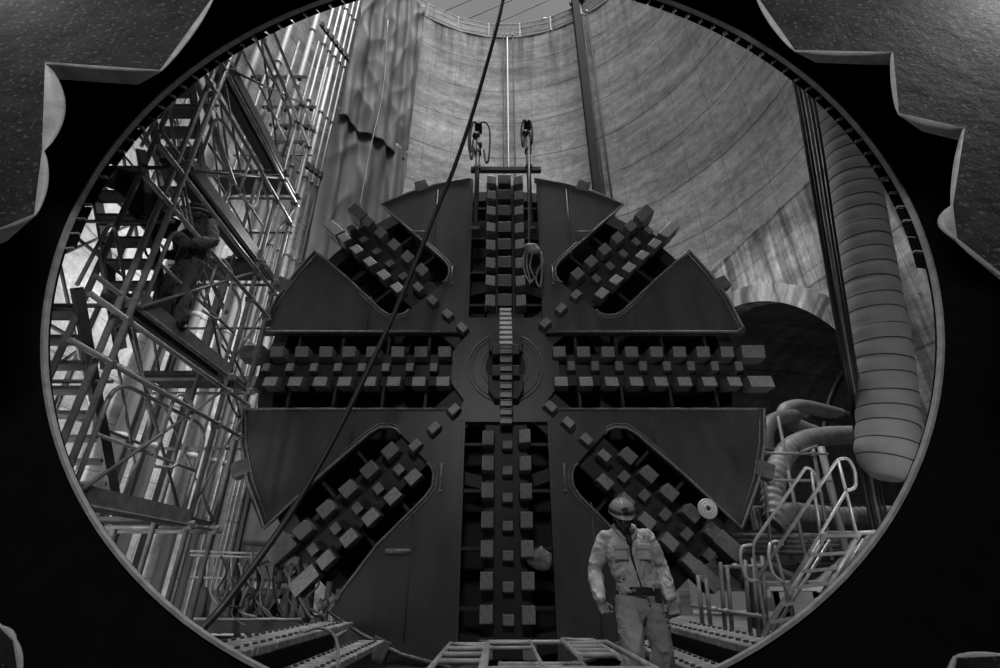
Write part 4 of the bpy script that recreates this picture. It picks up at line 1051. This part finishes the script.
    link(fuse(t, 'trousers', .009, 5, .028, 8, 11, stretch=(1.3, 1, .5)), 'trousers', mats['trouser'], root)
    bl = MB()
    for k in (-.022, -.007, .008, .022):
        bl.tube([(hi.x + .193 * math.cos(2 * math.pi * i / 32), hi.y + .137 * math.sin(2 * math.pi * i / 32), hi.z + .03 + k) for i in range(32)], .0125, 6, True)
    bl.box((hi.x, hi.y - .148, hi.z + .03), (.06, .02, .05)).box((hi.x + .15, hi.y - .1, hi.z + .0), (.06, .06, .1))
    link(bl.mesh('tool_belt'), 'tool_belt', mats['belt'], root)
    for s in 'LR':
        a = V['an' + s]; f = MB(); f.ball(a + Vector((0, -.06, -.045)), .06, 14, 8, (.8, 2.0, .75)); limb(f, a + Vector((0, 0, .08)), a + Vector((0, .0, -.02)), .058, .055); f.box(a + Vector((0, -.06, -.075)), (.09, .26, .03))
        link(fuse(f, 'boot', .01, 3), 'boot', mats['belt'], root)
    # helmet
    h = MB(); vs = []; n = 28; m_ = 9
    for j in range(m_ + 1):
        th = (math.pi / 2) * j / m_
        for i in range(n):
            ph = 2 * math.pi * i / n
            vs.append(hp(.118 * math.sin(th) * math.cos(ph), .012 + .138 * math.sin(th) * math.sin(ph), .045 + .118 * math.cos(th) ** .85))
    for r1, dz in ((1.06, .035), (1.12, .030), (1.0, .025)):
        for i in range(n):
            ph = 2 * math.pi * i / n; fr = max(0, -math.sin(ph)) ** 2
            vs.append(hp(.118 * r1 * math.cos(ph), .012 + (.138 * r1 + (.045 * fr if r1 > 1 else 0)) * math.sin(ph), dz - .012 * fr))
    fs = [(j * n + i, j * n + (i + 1) % n, (j + 1) * n + (i + 1) % n, (j + 1) * n + i) for j in range(m_ + 3) for i in range(n)]
    ho = link(MB().add(vs, fs, True).mesh('hard_hat', weld=True), 'hard_hat', mats['helmet'], root)
    r = MB()
    for x in (-.03, 0, .03): r.tube([hp(x, .012 - .14 * math.cos(a_), .045 + .121 * math.sin(a_)) for a_ in [math.pi * (.12 + .76 * i / 14) for i in range(15)]], .007, 6)
    link(r.mesh('ridge'), 'ridge', mats['helmet'], ho)
    bd = MB().tube([hp(.121 * math.cos(2 * math.pi * i / 32), .012 + .141 * math.sin(2 * math.pi * i / 32), .062) for i in range(32)], .011, 6, True)
    bd.tube([hp(.1205 * math.cos(2 * math.pi * i / 32), .012 + .1405 * math.sin(2 * math.pi * i / 32), .075) for i in range(32)], .008, 6, True)
    link(bd.mesh('stripe'), 'stripe', mats['stripe'], ho)
    bx = MB().box(hp(0, -.128, .098), (.045, .03, .045)); link(bx.mesh('badge'), 'badge', mats['stripe'], ho)
    st_ = MB()
    for s in (-1, 1): st_.tube([hp(s * .1, 0, .03), hp(s * .085, -.03, -.06), hp(s * .03, -.06, -.125)], .006, 6)
    link(st_.mesh('chin_strap'), 'chin_strap', mats['stripe'], ho)
    return root
wm = dict(skin=M['skin'], glove=M['glove'], jacket=M['jacket'], trouser=M['trouser'], belt=M['belt'], helmet=M['helmet'], stripe=M['stripe'])
J1 = dict(head=(.0, -.1, 1.615), neck=(.03, .0, 1.49), chest=(.05, 0, 1.28), hip=(.1, .02, .93),
          shL=(-.165, .01, 1.425), elL=(-.295, .03, 1.13), wrL=(-.285, -.1, .885), haL=(-.255, -.16, .78),
          shR=(.245, .01, 1.43), elR=(.365, .05, 1.14), wrR=(.375, -.07, .885), haR=(.375, -.12, .78),
          hpL=(.0, .02, .86), knL=(-.03, -.14, .49), anL=(-.05, -.02, .09), hpR=(.2, .02, .86), knR=(.25, .0, .49), anR=(.24, .16, .12))
worker((1.2, 5.2, -.02), 0, 'worker in pale jacket and hard hat walking with head bowed before the wheel', J1, wm, R(26))
M['hat2'] = mat('grey_helmet_shell', 0.5, .4, 0, .1, 5)
wm2 = dict(wm, jacket=M['overalls'], trouser=M['overalls'], belt=M['cable'], helmet=M['hat2'])
J2 = dict(head=(-.03, -.05, 1.63), neck=(0, 0, 1.5), chest=(0, 0, 1.28), hip=(-.02, .02, .93),
          shL=(-.2, .01, 1.43), elL=(-.3, .02, 1.14), wrL=(-.27, -.2, 1.0), haL=(-.25, -.29, .99),
          shR=(.2, .01, 1.43), elR=(.3, .06, 1.15), wrR=(.26, -.16, 1.0), haR=(.24, -.26, .98),
          hpL=(-.1, .02, .86), knL=(-.13, -.1, .49), anL=(-.14, .02, .09), hpR=(.08, .02, .86), knR=(.1, -.02, .49), anR=(.1, .08, .09))
w2 = worker((-4.08, 5.3, LV[1] + .025), R(-30), 'worker in dark overalls and hard hat standing on the stair tower', J2, wm2, R(8))
w2.scale = (1.06, 1.06, 1.06)

# ================================================================== CAMERA, LIGHT
cd = bpy.data.cameras.new('camera'); cam = bpy.data.objects.new('camera', cd); COL.objects.link(cam)
cam.location = (0, 0, CAMZ); cam.rotation_euler = (R(90) + PITCH, 0, 0)
cd.sensor_width = 36; cd.lens = F / 1000 * 36; cd.clip_end = 300; cd.clip_start = .05
scene.camera = cam
w = bpy.data.worlds.new('overcast'); scene.world = w; w.use_nodes = True
N, L = w.node_tree.nodes, w.node_tree.links; bg = N['Background']
tc = N.new('ShaderNodeTexCoord'); sx = N.new('ShaderNodeSeparateXYZ'); L.new(tc.outputs['Generated'], sx.inputs['Vector'])
rp = N.new('ShaderNodeValToRGB'); e = rp.color_ramp.elements
e[0].position = .0; e[0].color = (.10, .10, .10, 1); e[1].position = 1; e[1].color = (1, 1, 1, 1)
k = e.new(.9); k.color = (.3, .3, .3, 1)
L.new(sx.outputs['Z'], rp.inputs['Fac'])
nz = N.new('ShaderNodeTexNoise'); nz.inputs['Scale'].default_value = 5; nz.inputs['Detail'].default_value = 5; L.new(tc.outputs['Generated'], nz.inputs['Vector'])
mr = N.new('ShaderNodeMapRange'); mr.inputs['To Min'].default_value = .75; mr.inputs['To Max'].default_value = 1.25; L.new(nz.outputs['Fac'], mr.inputs['Value'])
mx = N.new('ShaderNodeMixRGB'); mx.blend_type = 'MULTIPLY'; mx.inputs['Fac'].default_value = 1; L.new(rp.outputs['Color'], mx.inputs['Color1']); L.new(mr.outputs['Result'], mx.inputs['Color2'])
L.new(mx.outputs['Color'], bg.inputs['Color']); bg.inputs['Strength'].default_value = .6
def area(name, loc, rot, size, power, portal=False):
    ld = bpy.data.lights.new(name, 'AREA'); ld.shape = 'DISK'; ld.size = size; ld.energy = power
    o = bpy.data.objects.new(name, ld); COL.objects.link(o); o.location = loc; o.rotation_euler = rot
    if portal: ld.cycles.is_portal = True
    return o
area('sky_opening', (SX, SY, 36.2), (0, 0, 0), 20.5, 10, True)
# unseen fill lights added in the shaft and in the tunnel
def lamp(name, kind, loc, energy, size=.3, rot=(0, 0, 0)):
    ld = bpy.data.lights.new(name, kind); ld.energy = energy
    if kind == 'AREA': ld.size = size
    else: ld.shadow_soft_size = size
    o = bpy.data.objects.new(name, ld); COL.objects.link(o); o.location = loc; o.rotation_euler = rot
    return o
sd_ = bpy.data.lights.new('overcast_sun', 'SUN'); sd_.energy = 5.0; sd_.angle = R(38)
so_ = bpy.data.objects.new('overcast_sun', sd_); COL.objects.link(so_)
so_.rotation_euler = Vector((-.13, .21, -1)).to_track_quat('-Z', 'Y').to_euler()
for nm_, p_, t_, e_ in (('right_fill_light', (5.0, 4.45, 1.2), (9.5, 8.5, 5.5), 34), ('left_fill_light', (-5.3, 4.4, .9), (-9.0, 11.5, 5.0), 90)):  # added out of view to brighten the side walls and duct
    o = lamp(nm_, 'AREA', p_, e_, .6); o.rotation_euler = (Vector(t_) - o.location).to_track_quat('-Z', 'Y').to_euler()
for nm_, p_, t_, e_ in (('shield_fill_light', (3.2, 11.5, 9.6), (8.3, 14.0, 7.0), 110), ('shield_fill_light', (-3.2, 11.5, 9.6), (-9.4, 12.0, 5.0), 420)):  # added behind the wheel to lift the portal and left wall
    o = lamp(nm_, 'AREA', p_, e_, .8); o.rotation_euler = (Vector(t_) - o.location).to_track_quat('-Z', 'Y').to_euler()
lamp('tunnel_fill_light', 'POINT', (-.5, -1.5, 6.6), 420, .6)  # added frontal fill for bits, seal brackets and worker
lamp('tunnel_fill_light', 'POINT', (-4.95, 2.15, 6.45), 42, .15)  # added close to the collar to brighten its upper left corner
lamp('tunnel_fill_light', 'POINT', (5.2, 2.1, 6.2), 130, .15)  # added likewise for the upper right corner of the collar
vs_ = scene.view_settings
vs_.view_transform = 'Standard'; vs_.look = 'None'; vs_.gamma = 1; vs_.use_curve_mapping = False; vs_.exposure = 0.55
scene.cycles.use_denoising = True
scene.cycles.max_bounces = 6; scene.cycles.diffuse_bounces = 4
scene.cycles.sample_clamp_indirect = 4
